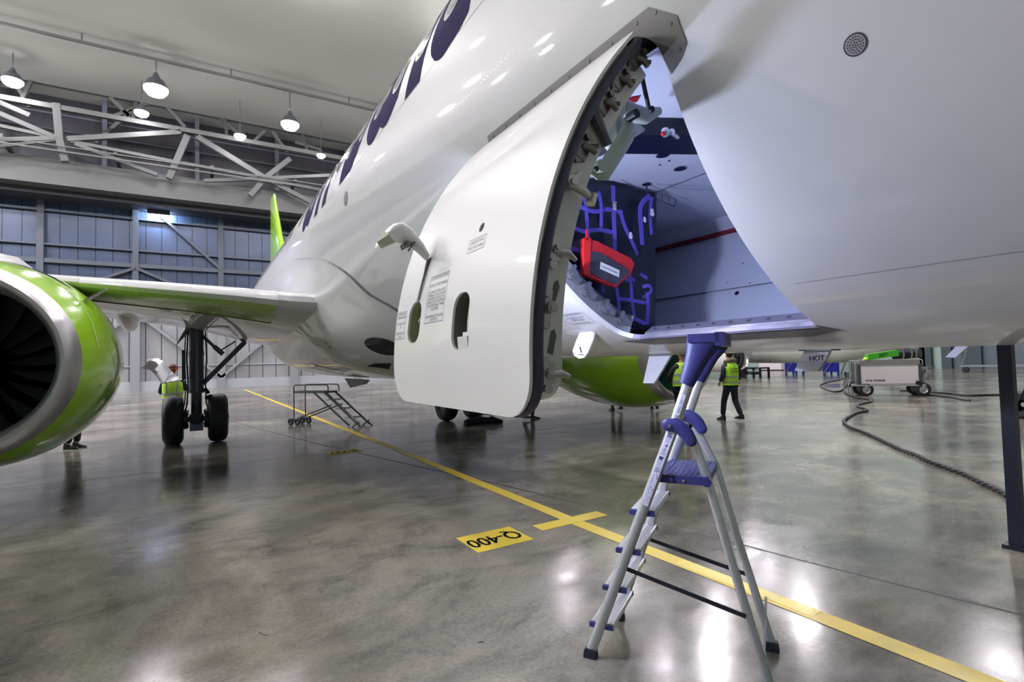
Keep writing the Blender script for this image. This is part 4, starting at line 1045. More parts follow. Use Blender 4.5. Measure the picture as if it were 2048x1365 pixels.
# --- main landing gear
GXm = -13.6
def gear(y, sg, full):
    """sg=+1: starboard (outboard is -Y)"""
    mb = MB(); x = GXm
    mb.cyl((x, y, 1.15), (x, y, 2.75), .145, 24); mb.cyl((x, y, .52), (x, y, 1.2), .105, 20); mb.cyl((x, y, 1.12), (x, y, 1.2), .165, 24); mb.cyl((x, y, 1.95), (x, y, 2.05), .155, 24)
    mb.cyl((x, y-.62, .54), (x, y+.62, .54), .065, 16); mb.sphere((x, y, .54), .16, 16, 10); mb.obox((x+.02, y, .42), (.08, 0, 0), (0, .13, 0), (0, 0, .14))
    g = mb.build('landing_gear_leg', GEARM, plane, AB)
    for dy in (-.435, .415):
        a = MB(); a.m = 0
        a.revolve([(-.19, .30), (-.195, .42), (-.16, .50), (-.10, .533), (0, .542), (.10, .533), (.16, .50), (.195, .42), (.19, .30)], (x, y+dy, .542), (0, 1, 0), 44)
        a.m = 1
        a.revolve([(-.19, .30), (-.12, .27), (-.10, .10), (-.17, .09), (-.20, .0)], (x, y+dy, .542), (0, 1, 0), 28)
        a.revolve([(.19, .30), (.12, .27), (.10, .10), (.22, .07), (.23, .0)], (x, y+dy, .542), (0, 1, 0), 28)
        a.m = 0
        for q_ in (-.11, -.04, .04, .11): pass
        a.build('main_wheel', [RUBBER, GEARM], g, AB)
        b = MB(); ii = y+dy*.55; b.revolve([(-.07, .19), (-.06, .22), (.06, .22), (.07, .19)], (x, ii, .542), (0, 1, 0), 24, True)
        for k_ in range(8): b.cyl((x + .17*math.cos(k_*.785), ii-.09, .542+.17*math.sin(k_*.785)), (x + .17*math.cos(k_*.785), ii+.09, .542+.17*math.sin(k_*.785)), .032, 8)
        b.build('brake_pack', BLACKM, g, AB)
    inn = 1 if sg > 0 else -1
    mb = MB(); mb.beam((x, y+inn*.12, 1.32), (x-.05, y+inn*.98, 2.27), .12, .10); mb.beam((x-.05, y+inn*.98, 2.27), (x-.02, y+inn*.45, 2.78), .10, .09)
    for t in (.3, .5, .7): q_ = Vector((x, y+inn*.12, 1.32)).lerp(Vector((x-.05, y+inn*.98, 2.27)), t); mb.cyl(q_+Vector((.03, 0, 0)), q_+Vector((.065, 0, 0)), .028, 10)
    mb.build('side_brace', mat('gear_brace_green_grey', (.05, .065, .06), .4), g, AB)
    mb = MB(); mb.tube([(x+.05, y+inn*.10, 2.42), (x+.05, y+inn*.34, 2.16)], .035, 10); mb.tube([(x+.05, y+inn*.34, 2.16), (x+.04, y+inn*.52, 1.98)], .055, 10); mb.tube([(x+.03, y+inn*.42, 2.03), (x+.02, y+inn*.78, 2.28)], .016, 8)
    mb.build('lock_link', GEARM, g, AB)
    mb = MB(); mb.plate([(x+.16, y-.06, 1.15), (x+.30, y-.03, .80), (x+.30, y+.03, .80), (x+.16, y+.06, 1.15)], (.04, 0, 0)); mb.plate([(x+.30, y-.03, .84), (x+.14, y-.07, .50), (x+.14, y+.07, .50), (x+.30, y+.03, .84)], (.04, 0, 0))
    mb.build('torque_link', GEARM, g, AB)
    mb = MB()
    for dy, r_ in ((-.16, .016), (-.20, .012), (.17, .014)):
        mb.tube([(x+.1, y+dy, 2.5), (x+.12, y+dy*1.15, 1.9), (x+.13, y+dy, 1.4), (x+.12, y+dy*1.1, .9), (x+.05, y+dy*1.5, .6)], r_, 8)
    mb.obox((x+.1, y-.24, 1.75), (.04, 0, 0), (0, .035, 0), (0, 0, .33)); mb.cyl((x, y+.2, 1.0), (x+.12, y+.28, 1.03), .05, 12); mb.cyl((x+.08, y+.16, 1.22), (x+.1, y+.24, 1.1), .035, 10)
    mb.build('hydraulic_lines', BLACKM, g, AB)
    if full:
        # curved polished leg door, hinged on the outboard side
        rs = []
        outl = [(285, 737, 297, 718), (300, 740, 316, 717), (312, 752, 326, 722), (322, 767, 341, 741), (330, 766, 358, 757), (352, 762, 386, 756)]
        rs = [[at(a, b, X=x+.25), at(c, d, X=x-.2)] for a, b, c, d in outl]
        v_ = [p for r in rs for p in r]; a_ = MB()
        a_.rings([[p, q_, q_+Vector((.012, .012, -.012)), p+Vector((.012, .012, -.012))] for p, q_ in rs], True, True); a_.build('gear_leg_door', mat('leg_door_metal', (.55, .55, .58), .22, metal=.85), g, AB, angle=60)
        MB().plate([at(372, 655, X=x), at(388, 655, X=x), at(362, 672, X=x), at(350, 694, X=x)], (-.03, 0, 0)).build('gear_hinge_door', mat('hinge_door_grey', (.30, .32, .28), .4), g, AB, smooth=False)
gear(-.02, 1, True); gear(6.50, -1, False)

# --- masts under the belly
def mast(pts, Y, th, m=None, base=None, name='drain_mast'):
    c = [at(x, y, Y=Y) for x, y in pts]; mb = MB(); mb.plate([p-Vector((0, th/2, 0)) for p in c], (0, th, 0))
    return mb.build(name, m or mat('mast_lilac_white', (.66, .66, .74), .35), plane, AB, smooth=False)
mast([(1303, 700), (1350, 700), (1310, 767), (1288, 767)], 3.2, .022, name='belly_antenna')
ht = mast([(1612, 700), (1662, 700), (1652, 722), (1601, 722)], 2.95, .03)
mast([(1601, 722), (1652, 722), (1638, 743), (1592, 742)], 2.95, .028, m=mat('mast_bare_metal', (.32, .32, .34), .4, metal=.7, var=.2, scale=30))
mast([(1914, 693), (1938, 693), (1912, 716), (1892, 715)], 3.1, .02, name='belly_antenna')
c0 = at(1633, 717.5, Y=2.933); ux = (at(1643, 717.2, Y=2.933)-c0)/10
mb = MB(); text_into(mb, 'HOT', 18.5, lambda x, y: c0 + ux*(x*.78) + Vector((0, 0, 1))*y*ux.length*.8, bold=1.1); mb.build('mast_lettering', INKV, ht, AB, smooth=False)
mb = MB(); a = at(1607, 701, Y=2.95); b = at(1672, 700, Y=2.95); mb.beam(a, b, .10, .008); mb.build('mast_base', mat('mast_base_dark', (.05, .05, .07), .4), ht, AB, smooth=False)
# nose gear, ahead of the frame
ng = MB(); ng.cyl((1.6, YC, .4), (1.6, YC, 2.2), .08, 16); ng.cyl((1.6, YC-.3, .36), (1.6, YC+.3, .36), .04, 12)
n_ = ng.build('nose_gear_leg', GEARM, plane, AB)
for s_ in (-.24, .24): MB().revolve([(-.09, .2), (-.1, .3), (-.05, .35), (.05, .35), (.1, .3), (.09, .2), (0, .02)], (1.6, YC+s_, .355), (0, 1, 0), 28).build('nose_wheel', RUBBER, n_, AB)

# ================================================================== THINGS IN THE HOLD
NX = -2.92
net = thing('cargo_net', (NX, 2.9, 1.89), 'violet webbing cargo net stretched across the hold behind the open doorway', 'cargo net')
NO = net.location
def NP(x, y, dx=0.0): return at(x, y, X=NX+dx)
def strap(pts, w=.030, dx=0.0, th=.003):
    mb = MB(); P = [NP(x, y, dx + (.008*math.sin(i*1.7))) for i, (x, y) in enumerate(pts)]
    # smooth the run
    Q = []
    for i in range(len(P)-1):
        for t in (0, .25, .5, .75):
            p0 = P[max(i-1, 0)]; p1 = P[i]; p2 = P[i+1]; p3 = P[min(i+2, len(P)-1)]
            Q.append(.5*((2*p1)+(p2-p0)*t+(2*p0-5*p1+4*p2-p3)*t*t+(3*p1-p0-3*p2+p3)*t**3))
    Q.append(P[-1]); rs = []
    for i, p in enumerate(Q):
        d = (Q[min(i+1, len(Q)-1)]-Q[max(i-1, 0)]).normalized(); s_ = d.cross(Vector((1, 0, 0))).normalized()*w/2; n_ = Vector((th, 0, 0))
        rs.append([p-s_, p+s_, p+s_+n_, p-s_+n_])
    mb.rings(rs); return mb.build('net_strap', STRAP, net, NO, angle=30)
S_ = [([(1160, 378), (1170, 400), (1173, 430), (1175, 460), (1176, 475)], .030), ([(1197, 383), (1202, 410), (1202, 455)], .028), ([(1226, 372), (1227, 420), (1229, 470), (1229, 510)], .038),
      ([(1153, 410), (1170, 418), (1190, 424), (1215, 419), (1245, 427)], .030), ([(1146, 455), (1168, 463), (1195, 460), (1225, 465)], .030), ([(1138, 497), (1155, 500), (1172, 504)], .032),
      ([(1240, 420), (1248, 450), (1262, 480), (1275, 510)], .032), ([(1300, 392), (1287, 402), (1280, 420), (1282, 455), (1284, 490)], .042), ([(1303, 395), (1300, 430), (1303, 470)], .030),
      ([(1260, 550), (1262, 575), (1264, 605), (1268, 635), (1262, 640)], .030), ([(1233, 575), (1237, 605), (1238, 620)], .032), ([(1204, 570), (1206, 585)], .024),
      ([(1238, 598), (1262, 601), (1294, 607)], .028), ([(1252, 632), (1270, 638), (1290, 648)], .032), ([(1294, 585), (1296, 610), (1294, 650)], .036), ([(1250, 560), (1270, 560)], .030),
      ([(1280, 548), (1292, 556), (1293, 560)], .026), ([(1285, 574), (1298, 572), (1302, 582), (1293, 592), (1286, 595)], .026), ([(1155, 540), (1166, 548), (1172, 551)], .02)]
for pts, w_ in S_: strap(pts, w_, .03)
mb = MB(); c = NP(1228, 414, .05); mb.obox(c, (.006, 0, 0), (0, .018, 0), (0, 0, .028)); c2 = NP(1228, 405, .05); mb.obox(c2, (.008, 0, 0), (0, .024, 0), (0, 0, .004)); mb.build('strap_buckle', CHROME, net, NO, smooth=False)
for (x, y, r_) in ((1304, 426, .020), (1261, 472, .017), (1289, 440, .014)):
    mb = MB(); c = NP(x, y, .05); mb.plate([c+Vector((0, -.6*r_, r_*1.6)), c+Vector((0, .6*r_, r_*1.6)), c+Vector((0, r_*1.1, -.6*r_)), c+Vector((0, .4*r_, -r_*1.5)), c+Vector((0, -r_*1.0, -r_*.9))], (.004, 0, 0)); mb.build('net_tag', LABEL, net, NO, smooth=False)
for (x, y) in ((1223, 367), (1293, 369), (1279, 388)):
    mb = MB(); c = at(x, y, Z=3.047); mb.revolve([(0, .034), (.004, .036), (.008, .008), (.05, .006)], c, (0, 0, -1), 18, True); mb.tube([c-Vector((0, 0, .05)), at(x+1, y+22, X=NX+.03)], .005, 6); mb.build('anchor_fitting', mat('anchor_blue_steel', (.06, .06, .22), .25, metal=.8), net, NO)
# tarpaulin behind the webbing
tp = MB(); rows = 13; cols_ = 17; G = []
for j in range(rows):
    r_ = []
    for i in range(cols_):
        t = i/(cols_-1); s_ = j/(rows-1)
        top = (1120+(1312-1120)*t, 352 + 30*t + 5*math.sin(t*9)); bot = (1120+(1309-1120)*t, 668 - 2*t)
        p = at(top[0]+(bot[0]-top[0])*s_, top[1]+(bot[1]-top[1])*s_, X=NX-.06+.015*math.sin(i*1.3+j*.7)*(0.3+s_*.4))
        p.y = max(p.y, 1.95); zz = ZC - RB*math.sqrt(max(0, 1-((p.y-YC)/(RA-.06))**2)) + .10 if abs(p.y-YC) < RA-.07 else 3.0
        p.z = min(3.04, max(p.z, zz, 1.895)); r_.append(p)
    G.append(r_)
tp.rings(G, False, False)
tr_ = tp.build('cargo_curtain', TARP, None, angle=180)
tr_.modifiers.new('t', 'SOLIDIFY').thickness = .006; bake(tr_)
tag(tr_, 'dark blue tarpaulin curtain hanging directly behind the violet cargo net', 'curtain')
mb = MB(); mb.plate([at(1300, 372, X=-2.86), at(1348, 398, X=-2.62), at(1352, 420, X=-2.62), at(1302, 402, X=-2.86)], (0, .004, 0))
# thin dark cords put in for the net's shadow pattern on the hold ceiling
nt = thing('cargo_net', (-2.6, 3.6, 2.5), 'thin dark cords standing in for the shadow pattern of the net on the hold ceiling', 'cargo net')
for a, b in (((1296, 378), (1352, 398)), ((1300, 392), (1350, 414))):
    mb = MB(); mb.tube([at(a[0], a[1], X=-2.84), at(b[0], b[1], X=-2.66)], .004, 6); mb.build('net_shadow_cord', TARP, nt, nt.location)
for t in (.25, .5, .75, 1):
    mb = MB(); mb.tube([at(1296+56*t, 378+20*t, X=-2.84+.18*t), at(1300+50*t, 392+22*t, X=-2.84+.18*t)], .003, 6); mb.build('net_shadow_cord', TARP, nt, nt.location)

# document bag
bag = thing('document_bag', at(1205, 570, X=-2.86), 'red document pouch with clear front and white Cargo Documents label, hung on the violet net', 'bag')
BO = bag.location
BPx = [(1168, 477), (1195, 483), (1230, 501), (1262, 517), (1269, 528), (1262, 548), (1232, 575), (1200, 562), (1168, 550)]
mb = MB(); front = [at(x, y, X=-2.82) for x, y in BPx]; mb.plate(front, (-.04, 0, 0)); mb.build('pouch', BAGR, bag, BO, angle=20)
mb = MB(); mb.plate([at(x, y, X=-2.817) for x, y in ((1181, 503), (1200, 506), (1248, 534), (1259, 545), (1233, 570), (1205, 560), (1178, 545))], (.003, 0, 0)); mb.build('clear_window', BAGW, bag, BO, smooth=False)
mb = MB(); mb.plate([at(x, y, X=-2.810) for x, y in ((1201, 524), (1239, 541), (1238, 555), (1200, 538))], (.0015, 0, 0)); lb = mb.build('paper_label', LABEL, bag, BO, smooth=False)
o0 = at(1219.5, 539.5, X=-2.807); uxx = (at(1239, 548.5, X=-2.807)-at(1200, 531, X=-2.807)); uyy = (at(1201, 524, X=-2.807)-at(1200, 538, X=-2.807))
mb = MB(); text_into(mb, 'Cargo Documents', 1, lambda x, y: o0 + uxx*(x/9.2) + uyy*y*.42); mb.build('label_lettering', INK, lb, BO, smooth=False)
mb = MB(); mb.tube([at(1173, 460, X=-2.85), at(1173, 472, X=-2.84), at(1171, 481, X=-2.83)], .012, 8, sx=.4); mb.tube([at(1168, 478, X=-2.815), at(1175, 474, X=-2.815), at(1182, 480, X=-2.815)], .006, 8); mb.build('hanging_loop', BAGR, bag, BO)
mb = MB(); mb.plate([at(x, y, X=-2.812) for x, y in ((1168, 477), (1182, 482), (1180, 550), (1168, 549))], (-.02, 0, 0)); mb.build('side_gusset', mat('bag_red_bright', (.75, .02, .02), .5), bag, BO, smooth=False)

# ================================================================== STEP LADDER
U = Vector((.849, .528, 0)); Vv = Vector((-.528, .849, 0)); LO = Vector((-2.3, 1.87, 0))
lad = thing('step_ladder', LO + U*.44 + Vv*.23, 'tall aluminium step ladder with blue plastic joints and six steps standing under the doorway', 'ladder')
LB = lad.location
LP = lambda u, v, z: LO + U*u + Vv*v + Vector((0, 0, z))
def stile(pts, r=.019, sx=1.35, mt=ALU, name='stile'):
    return MB().tube([LP(*p) for p in pts], r, 14, sx=sx, up=tuple(Vv)).build(name, mt, lad, LB)
# section deeper along the climbing direction: use the width axis as tube up
s1 = stile([(0.0, 0, .03), (.50, 0, 1.31), (.575, 0, 1.52), (.635, 0, 1.70)], .0165, 1.75)
s2 = stile([(.03, .47, .03), (.50, .47, 1.31), (.575, .47, 1.52), (.635, .47, 1.70)], .0165, 1.75)
r1 = stile([(.895, .055, .03), (.74, .055, .63), (.645, .055, 1.01), (.59, .055, 1.19), (.545, .05, 1.255)], .015, 1.5, name='rear_leg')
r2 = stile([(.905, .475, .03), (.74, .475, .63), (.645, .475, 1.01), (.57, .475, 1.17), (.53, .475, 1.235)], .015, 1.5, name='rear_leg')
for p in ((0, 0, .03), (.03, .47, .03), (.895, .055, .03), (.905, .475, .03)):
    mb = MB(); mb.rings([[LP(p[0]+a*.034*q, p[1]+b*.024*q, z) for a, b in ((-1, -1), (1, -1), (1, 1), (-1, 1))] for z, q in ((0, 1.05), (.03, 1.0), (.05, .8))]); mb.build('rubber_foot', LBLACK, lad, LB, angle=30)
# steps: tapering aluminium treads with blue end caps
for i, z in enumerate((.17, .385, .60, .815)):
    u0 = z/1.31*.50
    mb = MB(); D = .085
    a, b = LP(u0-D*.75, .012, z), LP(u0+D*.75, .012, z+.012); c, d = LP(u0-D*.75, .458, z), LP(u0+D*.75, .458, z+.012)
    n_ = 9
    rs = []
    for v_ in (.012, .458):
        top = []
        for j in range(n_*2+1):
            uu_ = u0 - D*.75 + D*1.5*j/(n_*2); top.append(LP(uu_, v_, z + .024 + (.0035 if j % 2 else 0)))
        rs.append(top + [LP(u0+D*.75, v_, z-.004), LP(u0-D*.75, v_, z-.004)])
    mb.rings(rs); st = mb.build('step', ALU, lad, LB, angle=20)
    for v_ in (.004, .466):
        m2_ = MB(); m2_.obox(LP(u0, v_, z+.010), U*(D*.79), Vv*.007, Vector((0, 0, .013))); m2_.build('step_end_cap', LBLUE, st, LB, smooth=False)
# platform
mb = MB(); rs = []
u0, u1 = .385, .655
for v_ in (.015, .455):
    top = [LP(u0+(u1-u0)*j/30, v_, 1.035 + (.004 if j % 3 else 0)) for j in range(31)]
    rs.append(top + [LP(u1, v_, .995), LP(u0, v_, .995)])
mb.rings(rs); pf = mb.build('platform', LBLUE, lad, LB, angle=20)
mb = MB(); 
for p in ((.47, .012, 1.015), (.645, .028, 1.01)): c = LP(*p); mb.cyl(c, c-Vv*.012, .010 if p[0] < .5 else .022, 18)
mb.build('platform_bolt', LBLUE, pf, LB)
mb = MB(); c = LP(.53, .014, 1.013); mb.cyl(c, c-Vv*.004, .007, 12); mb.build('rivet', CHROME, pf, LB)
# curved hinge knuckles
for v_, sg in ((-.022, 1), (.448, 1)):
    mb = MB(); P = [LP(.47, v_, 1.305), LP(.505, v_, 1.305), LP(.535, v_, 1.288), LP(.56, v_, 1.262), LP(.578, v_, 1.228)]
    mb.tube(P, [.034, .037, .037, .036, .032], 14, sx=1.0, up=tuple(Vv))
    mb.sphere(P[0], .034, 14, 8); mb.sphere(P[-1], .032, 14, 8)
    for q_ in mb.v: 
        rel = (q_-LP(0, v_, 0)).dot(Vv); q_ -= Vv*rel*.62
    kn = mb.build('hinge_knuckle', LBLUE, lad, LB, angle=50)
    mb = MB(); c = LP(.478, v_-.012, 1.302); mb.cyl(c, c-Vv*.006, .009, 12); mb.build('rivet', CHROME, kn, LB)
# blue top tray joining the stiles
mb = MB()
for v_ in (-.004, .474):
    P = [LP(.565, v_, 1.515), LP(.595, v_, 1.585), LP(.625, v_, 1.66), LP(.66, v_, 1.74)]
    rs = []
    for p, w_ in zip(P, (.038, .048, .060, .088)):
        d = (P[-1]-P[0]).normalized(); s_ = d.cross(Vv).normalized()
        rs.append([p + s_*math.cos(a*30*DG)*w_ + Vv*math.sin(a*30*DG)*.026 for a in range(12)])
    mb.rings(rs)
mb.obox(LP(.66, .235, 1.752), U*.075, Vv*.27, Vector((0, 0, .022))); mb.obox(LP(.735, .235, 1.745), U*.02, Vv*.27, Vector((0, 0, .035)))
mb.build('top_tray', LBLUE, lad, LB, angle=45)
# spreader straps
for v_, (ua, za), (ub, zb), th_ in ((.0, (.205, .515), (.80, .36), .016), (.475, (.215, .53), (.795, .40), .016)):
    mb = MB(); a, b = LP(ua, v_+.01, za), LP(ub, v_+.04 if v_ < .2 else v_, zb)
    mb.beam(a, b, .004, th_*1.4, (0, 0, 1)); sp_ = mb.build('spreader_strap', LBLACK, lad, LB, smooth=False)
mb = MB(); mb.beam(LP(.87, .09, .10), LP(.885, .44, .30), .010, .022); mb.build('rear_stay', mat('stay_metal', (.45, .46, .42), .35, metal=.8), lad, LB, smooth=False)
# stickers along the near stile
dS = (LP(.50, 0, 1.31)-LP(0, 0, .03)).normalized(); nS = -Vv; tS = dS.cross(nS).normalized()
def on_stile(t, s_, d=.0): 
    p = LP(0, 0, .03).lerp(LP(.50, 0, 1.31), t); return p + tS*s_ + nS*(.0168+d)
mb = MB(); mb.add([on_stile(.66, -.017), on_stile(.66, .017), on_stile(.97, .017), on_stile(.97, -.017)], [(0, 1, 2, 3)]); stk = mb.build('sticker', mat('sticker_white', (.72, .70, .80), .45), s1, LB, smooth=False)
mb = MB(); random.seed(4)
t = .665
while t < .79:
    s_ = random.uniform(-.014, .012); w_ = random.uniform(.0012, .003); mb.add([on_stile(t, s_, .001), on_stile(t, s_+w_*1.6, .001), on_stile(t+w_*.8, s_+w_*1.6, .001), on_stile(t+w_*.8, s_, .001)], [(0, 1, 2, 3)]); t += .0016
for t0, n_, h_ in ((.80, 5, .0016), (.825, 7, .0008), (.852, 3, .004), (.872, 6, .0010), (.925, 6, .0008), (.945, 4, .003)):
    for i in range(n_):
        a = t0 + i*.0042; e_ = random.uniform(.004, .014)
        mb.add([on_stile(a, -.013, .001), on_stile(a, e_, .001), on_stile(a+h_, e_, .001), on_stile(a+h_, -.013, .001)], [(0, 1, 2, 3)])
mb.add([on_stile(.893, -.004, .001), on_stile(.893, .004, .001), on_stile(.899, 0, .001)], [(0, 1, 2)])
for a, b in (((.905, -.008), (.915, .004)), ((.905, .006), (.915, .002)), ((.910, -.002), (.918, .002)), ((.903, 0), (.912, -.006))):
    mb.add([on_stile(a[0], a[1], .001), on_stile(a[0], a[1]+.0022, .001), on_stile(b[0], b[1]+.0022, .001), on_stile(b[0], b[1], .001)], [(0, 1, 2, 3)])
mb.build('sticker_print', INKV, s1, LB, smooth=False)
dT = (LP(.575, 0, 1.52)-LP(.50, 0, 1.31)).normalized()
pm = LP(.535, 0, 1.41) - Vv*.0172
mb = MB(); mb.add([pm + dT*a*.055 + tS*b*.010 for a, b in ((-1, -1), (-1, 1), (1, 1), (1, -1))], [(0, 1, 2, 3)]); mb.build('sticker', mat('sticker_white', (.72, .70, .80), .45), s1, LB, smooth=False)
mb = MB(); text_into(mb, 'ABC-2011', 1, lambda x, y: pm - Vv*.001 + dT*x*.0225 - tS*y*.017*(-1 if False else 1)); mb.build('sticker_print', INKV, s1, LB, smooth=False)

# ================================================================== PEOPLE
def person(pos, face, label, h=1.76, top=NAVYC, bottom=NAVYC, vest=None, vest_text=None, hood=None, cap=None, stride=.0, armL=None, armR=None, bend=0.0, hair=HAIRM, coat_len=.82, legs_only=False, group=None, stance=.11, vest_len=.92):
    """pos on the floor, face = heading angle; local +x is the way the person faces, +y their left"""
    t = thing('person', pos, label, 'person', group, rz=face)
    k_ = h/1.76
    def P(x, y, z): return Vector((x*k_, y*k_, z*k_))
    fx = .03; sL, sR = stride, -stride
    hipz, knz = .93, .50
    bx = lambda z: bend*max(0, z-.95)
    kL = (sL*.55 + .03, stance*.95, knz + abs(sL)*.02); kR = (sR*.35 + .05, -stance*.95, knz)
    aL = (sL, stance, .085); aR = (sR, -stance, .085 + (.05 if stride else 0))
    C_ = []
    sp = [((bx(.95), 0, .95), .115), ((bx(1.1), 0, 1.10), .110), ((bx(1.28), 0, 1.28), .125), ((bx(1.42), 0, 1.42), .10), ((bx(1.50)+.005, 0, 1.50), .052), ((bx(1.56)+.015, 0, 1.56), .05)]
    hd = [((bx(1.56)+.015, 0, 1.56), .05), ((bx(1.60)+.035, 0, 1.605), (.062, .066)), ((bx(1.66)+.025, 0, 1.665), (.078, .088)), ((bx(1.72)+.01, 0, 1.715), (.072, .082)), ((bx(1.75), 0, 1.745), (.04, .045))]
    sc_ = lambda ch: [(P(*p), (r*k_ if not isinstance(r, tuple) else (r[0]*k_, r[1]*k_))) for p, r in ch]
    C_.append(sc_(sp)); C_.append(sc_(hd))
    C_.append(sc_([((bx(1.64)+.10, 0, 1.645), .017), ((bx(1.66)+.025, 0, 1.665), (.078, .088))]))       # nose
    sx_ = bx(1.40)
    aLd = armL or [(sx_+.0, .235, 1.14), (sx_+.05, .235, .90)]; aRd = armR or [(sx_+.0, -.235, 1.14), (sx_+.05, -.235, .90)]
    for sgn, ar in ((1, aLd), (-1, aRd)):
        e, w_ = Vector(ar[0]), Vector(ar[1]); d = (w_-e).normalized(); side = Vector((0, sgn, 0)); side = (side - d*side.dot(d)).normalized(); fr_ = d.cross(side)
        C_.append(sc_([((sx_, 0, 1.42), .10), ((sx_, sgn*.165, 1.40), .058), (tuple(e), .042), (tuple(w_), .028), (tuple(w_+d*.05), (.036, .018))]))
        palm = w_+d*.05
        for j, (o_, L_) in enumerate(((-.030, .070), (-.010, .080), (.010, .076), (.030, .060))):
            b0 = palm + fr_*o_*1.0 + d*.035; C_.append(sc_([(tuple(palm), (.036, .018)), (tuple(b0), .0095), (tuple(b0+d*L_*.5-side*.006*sgn*0-side*.01), .0088), (tuple(b0+d*L_*.85-side*.028), .0075)]))
        th0 = palm - fr_*.035 - d*.01; C_.append(sc_([(tuple(palm), (.036, .018)), (tuple(th0), .011), (tuple(th0 - fr_*.015 + d*.035), .009)]))
    for sgn, kn_, an in ((1, kL, aL), (-1, kR, aR)):
        C_.append(sc_([((bx(.95), 0, .95), .115), ((0, sgn*.095, .90), .085), (kn_, .055), (an, .040), ((an[0]+.09, an[1], max(.04, an[2]-.05)), .035)]))
    skin_obj('body', C_, SKIN, t, sub=1)
    # trousers and shoes
    T_ = []
    for sgn, kn_, an in ((1, kL, aL), (-1, kR, aR)):
        T_.append(sc_([((bx(.95), 0, .97), .135), ((.0, sgn*.09, .88), .105), (kn_, .078), ((an[0], an[1], an[2]+.02), .066)]))
    skin_obj('trousers', T_, bottom, t, sub=1)
    for sgn, an in ((1, aL), (-1, aR)):
        mb = MB(); z0 = max(0, an[2]-.085); rs = []
        for x_, w_, h_ in ((-.075, .028, .05), (-.06, .048, .13), (0, .050, .135), (.07, .048, .070), (.14, .048, .050), (.19, .040, .04), (.215, .018, .025)):
            rs.append([P(an[0]+x_, an[1]+w_*c_, z0+zz*h_ + (max(0, -x_)*an[2]*.3)) for c_, zz in ((-1, 0), (-1, .55), (-.55, 1), (.55, 1), (1, .55), (1, 0))])
        mb.rings(rs); mb.build('shoe', SHOE, t, angle=50)
    # jacket
    J_ = [sc_([((bx(coat_len)*.5, 0, coat_len), (.165, .20)), ((bx(1.1), 0, 1.10), (.150, .185)), ((bx(1.30), 0, 1.30), (.155, .20)), ((sx_, 0, 1.42), (.12, .15)), ((bx(1.49), 0, 1.49), .075)])]
    for sgn, ar in ((1, aLd), (-1, aRd)):
        e, w_ = Vector(ar[0]), Vector(ar[1])
        J_.append(sc_([((sx_, 0, 1.42), (.12, .15)), ((sx_, sgn*.175, 1.39), .080), (tuple(e), .066), (tuple(e.lerp(w_, .9)), .050)]))
    skin_obj('jacket', J_, top, t, sub=1)
    def ringz(z, rx, ry, n=24, x0=None): 
        return [P((bx(z) if x0 is None else x0)+rx*math.cos(2*math.pi*i/n), ry*math.sin(2*math.pi*i/n), z) for i in range(n)]
    if vest:
        mb = MB(); mb.rings([ringz(vest_len, .180, .215), ringz(1.05, .172, .208), ringz(1.2, .178, .218), ringz(1.34, .178, .215), ringz(1.44, .140, .165), ringz(1.475, .11, .11)], True, False)
        v_ = mb.build('hi_vis_vest', vest, t, angle=80)
        for zz in (vest_len+.06, vest_len+.19):
            mb = MB(); mb.rings([ringz(zz, .184, .219), ringz(zz+.045, .184, .219)], True, False); mb.build('reflective_band', REFL, v_)
        for yy in (-.10, .10):
            mb = MB(); mb.rings([[P(bx(z)-rx_, yy-.02, z), P(bx(z)-rx_, yy+.02, z)] for z, rx_ in ((vest_len+.2, .163), (1.2, .161), (1.34, .161), (1.42, .13))], False, False); mb.build('reflective_band', REFL, v_) if not vest_text else None
        if vest_text:
            mb = MB(); lines_ = vest_text.split('|')
            for li, s__ in enumerate(lines_): text_into(mb, s__, .085, lambda x, y: P(bx(1.3)-.184+abs(x)*.12, -x, 1.315-li*.075+y))
            mb.build('vest_lettering', mat('vest_print_green', (.02, .10, .04), .6), v_, smooth=False)
    hx = bx(1.68)+.015
    if hood:
        mb = MB(); R_ = 12; rs = []
        for i in range(20):
            a = 2*math.pi*i/20; c = P(bx(1.5)-.01+.105*math.cos(a), .125*math.sin(a), 1.50+.03*math.cos(a)*-1)
            o_ = Vector((math.cos(a), math.sin(a), 0)); rs.append([c + (o_*math.cos(b*2*math.pi/8)*.042 + Vector((0, 0, 1))*math.sin(b*2*math.pi/8)*.055)*k_*random.uniform(.85, 1.15) for b in range(8)])
        mb.rings(rs, True, False, loop=True); mb.build('fur_hood_trim', hood, t, angle=180)
    mb = MB()
    if cap:
        mb.sphere(P(hx-.005, 0, 1.70), .108*k_, 18, 10, (1.05, .95, .85)); mb.build('cap', cap[0], t)
        m2_ = MB(); m2_.revolve([(-.02, .112*k_), (.02, .114*k_), (.02, .09*k_)], P(hx-.005, 0, 1.665), (0, 0, 1), 24); m2_.build('cap_band', cap[1], t)
    else:
        mb.sphere(P(hx-.022, 0, 1.695), .1*k_, 18, 12, (1.02, .90, .95)); mb.build('hair', hair, t)
        mb = MB()
    mb = MB()
    for sgn in (1, -1): mb.sphere(P(hx+.0, sgn*.083, 1.655), .018*k_, 8, 6, (1, .5, 1.5))
    mb.build('ears', SKIN, t)
    mb = MB()
    for sgn in (1, -1): mb.sphere(P(hx+.072, sgn*.030, 1.672), .010*k_, 8, 6, (.5, 1.2, .7))
    mb.build('eyes', INK, t)
    mb = MB(); mb.sphere(P(hx+.078, 0, 1.612), .013*k_, 10, 6, (.5, 1.9, .4)); mb.build('mouth', mat('lip', (.35, .12, .10), .5), t)
    return t
camright = math.atan2(.853, .521); away = math.atan2(.521, -.853)
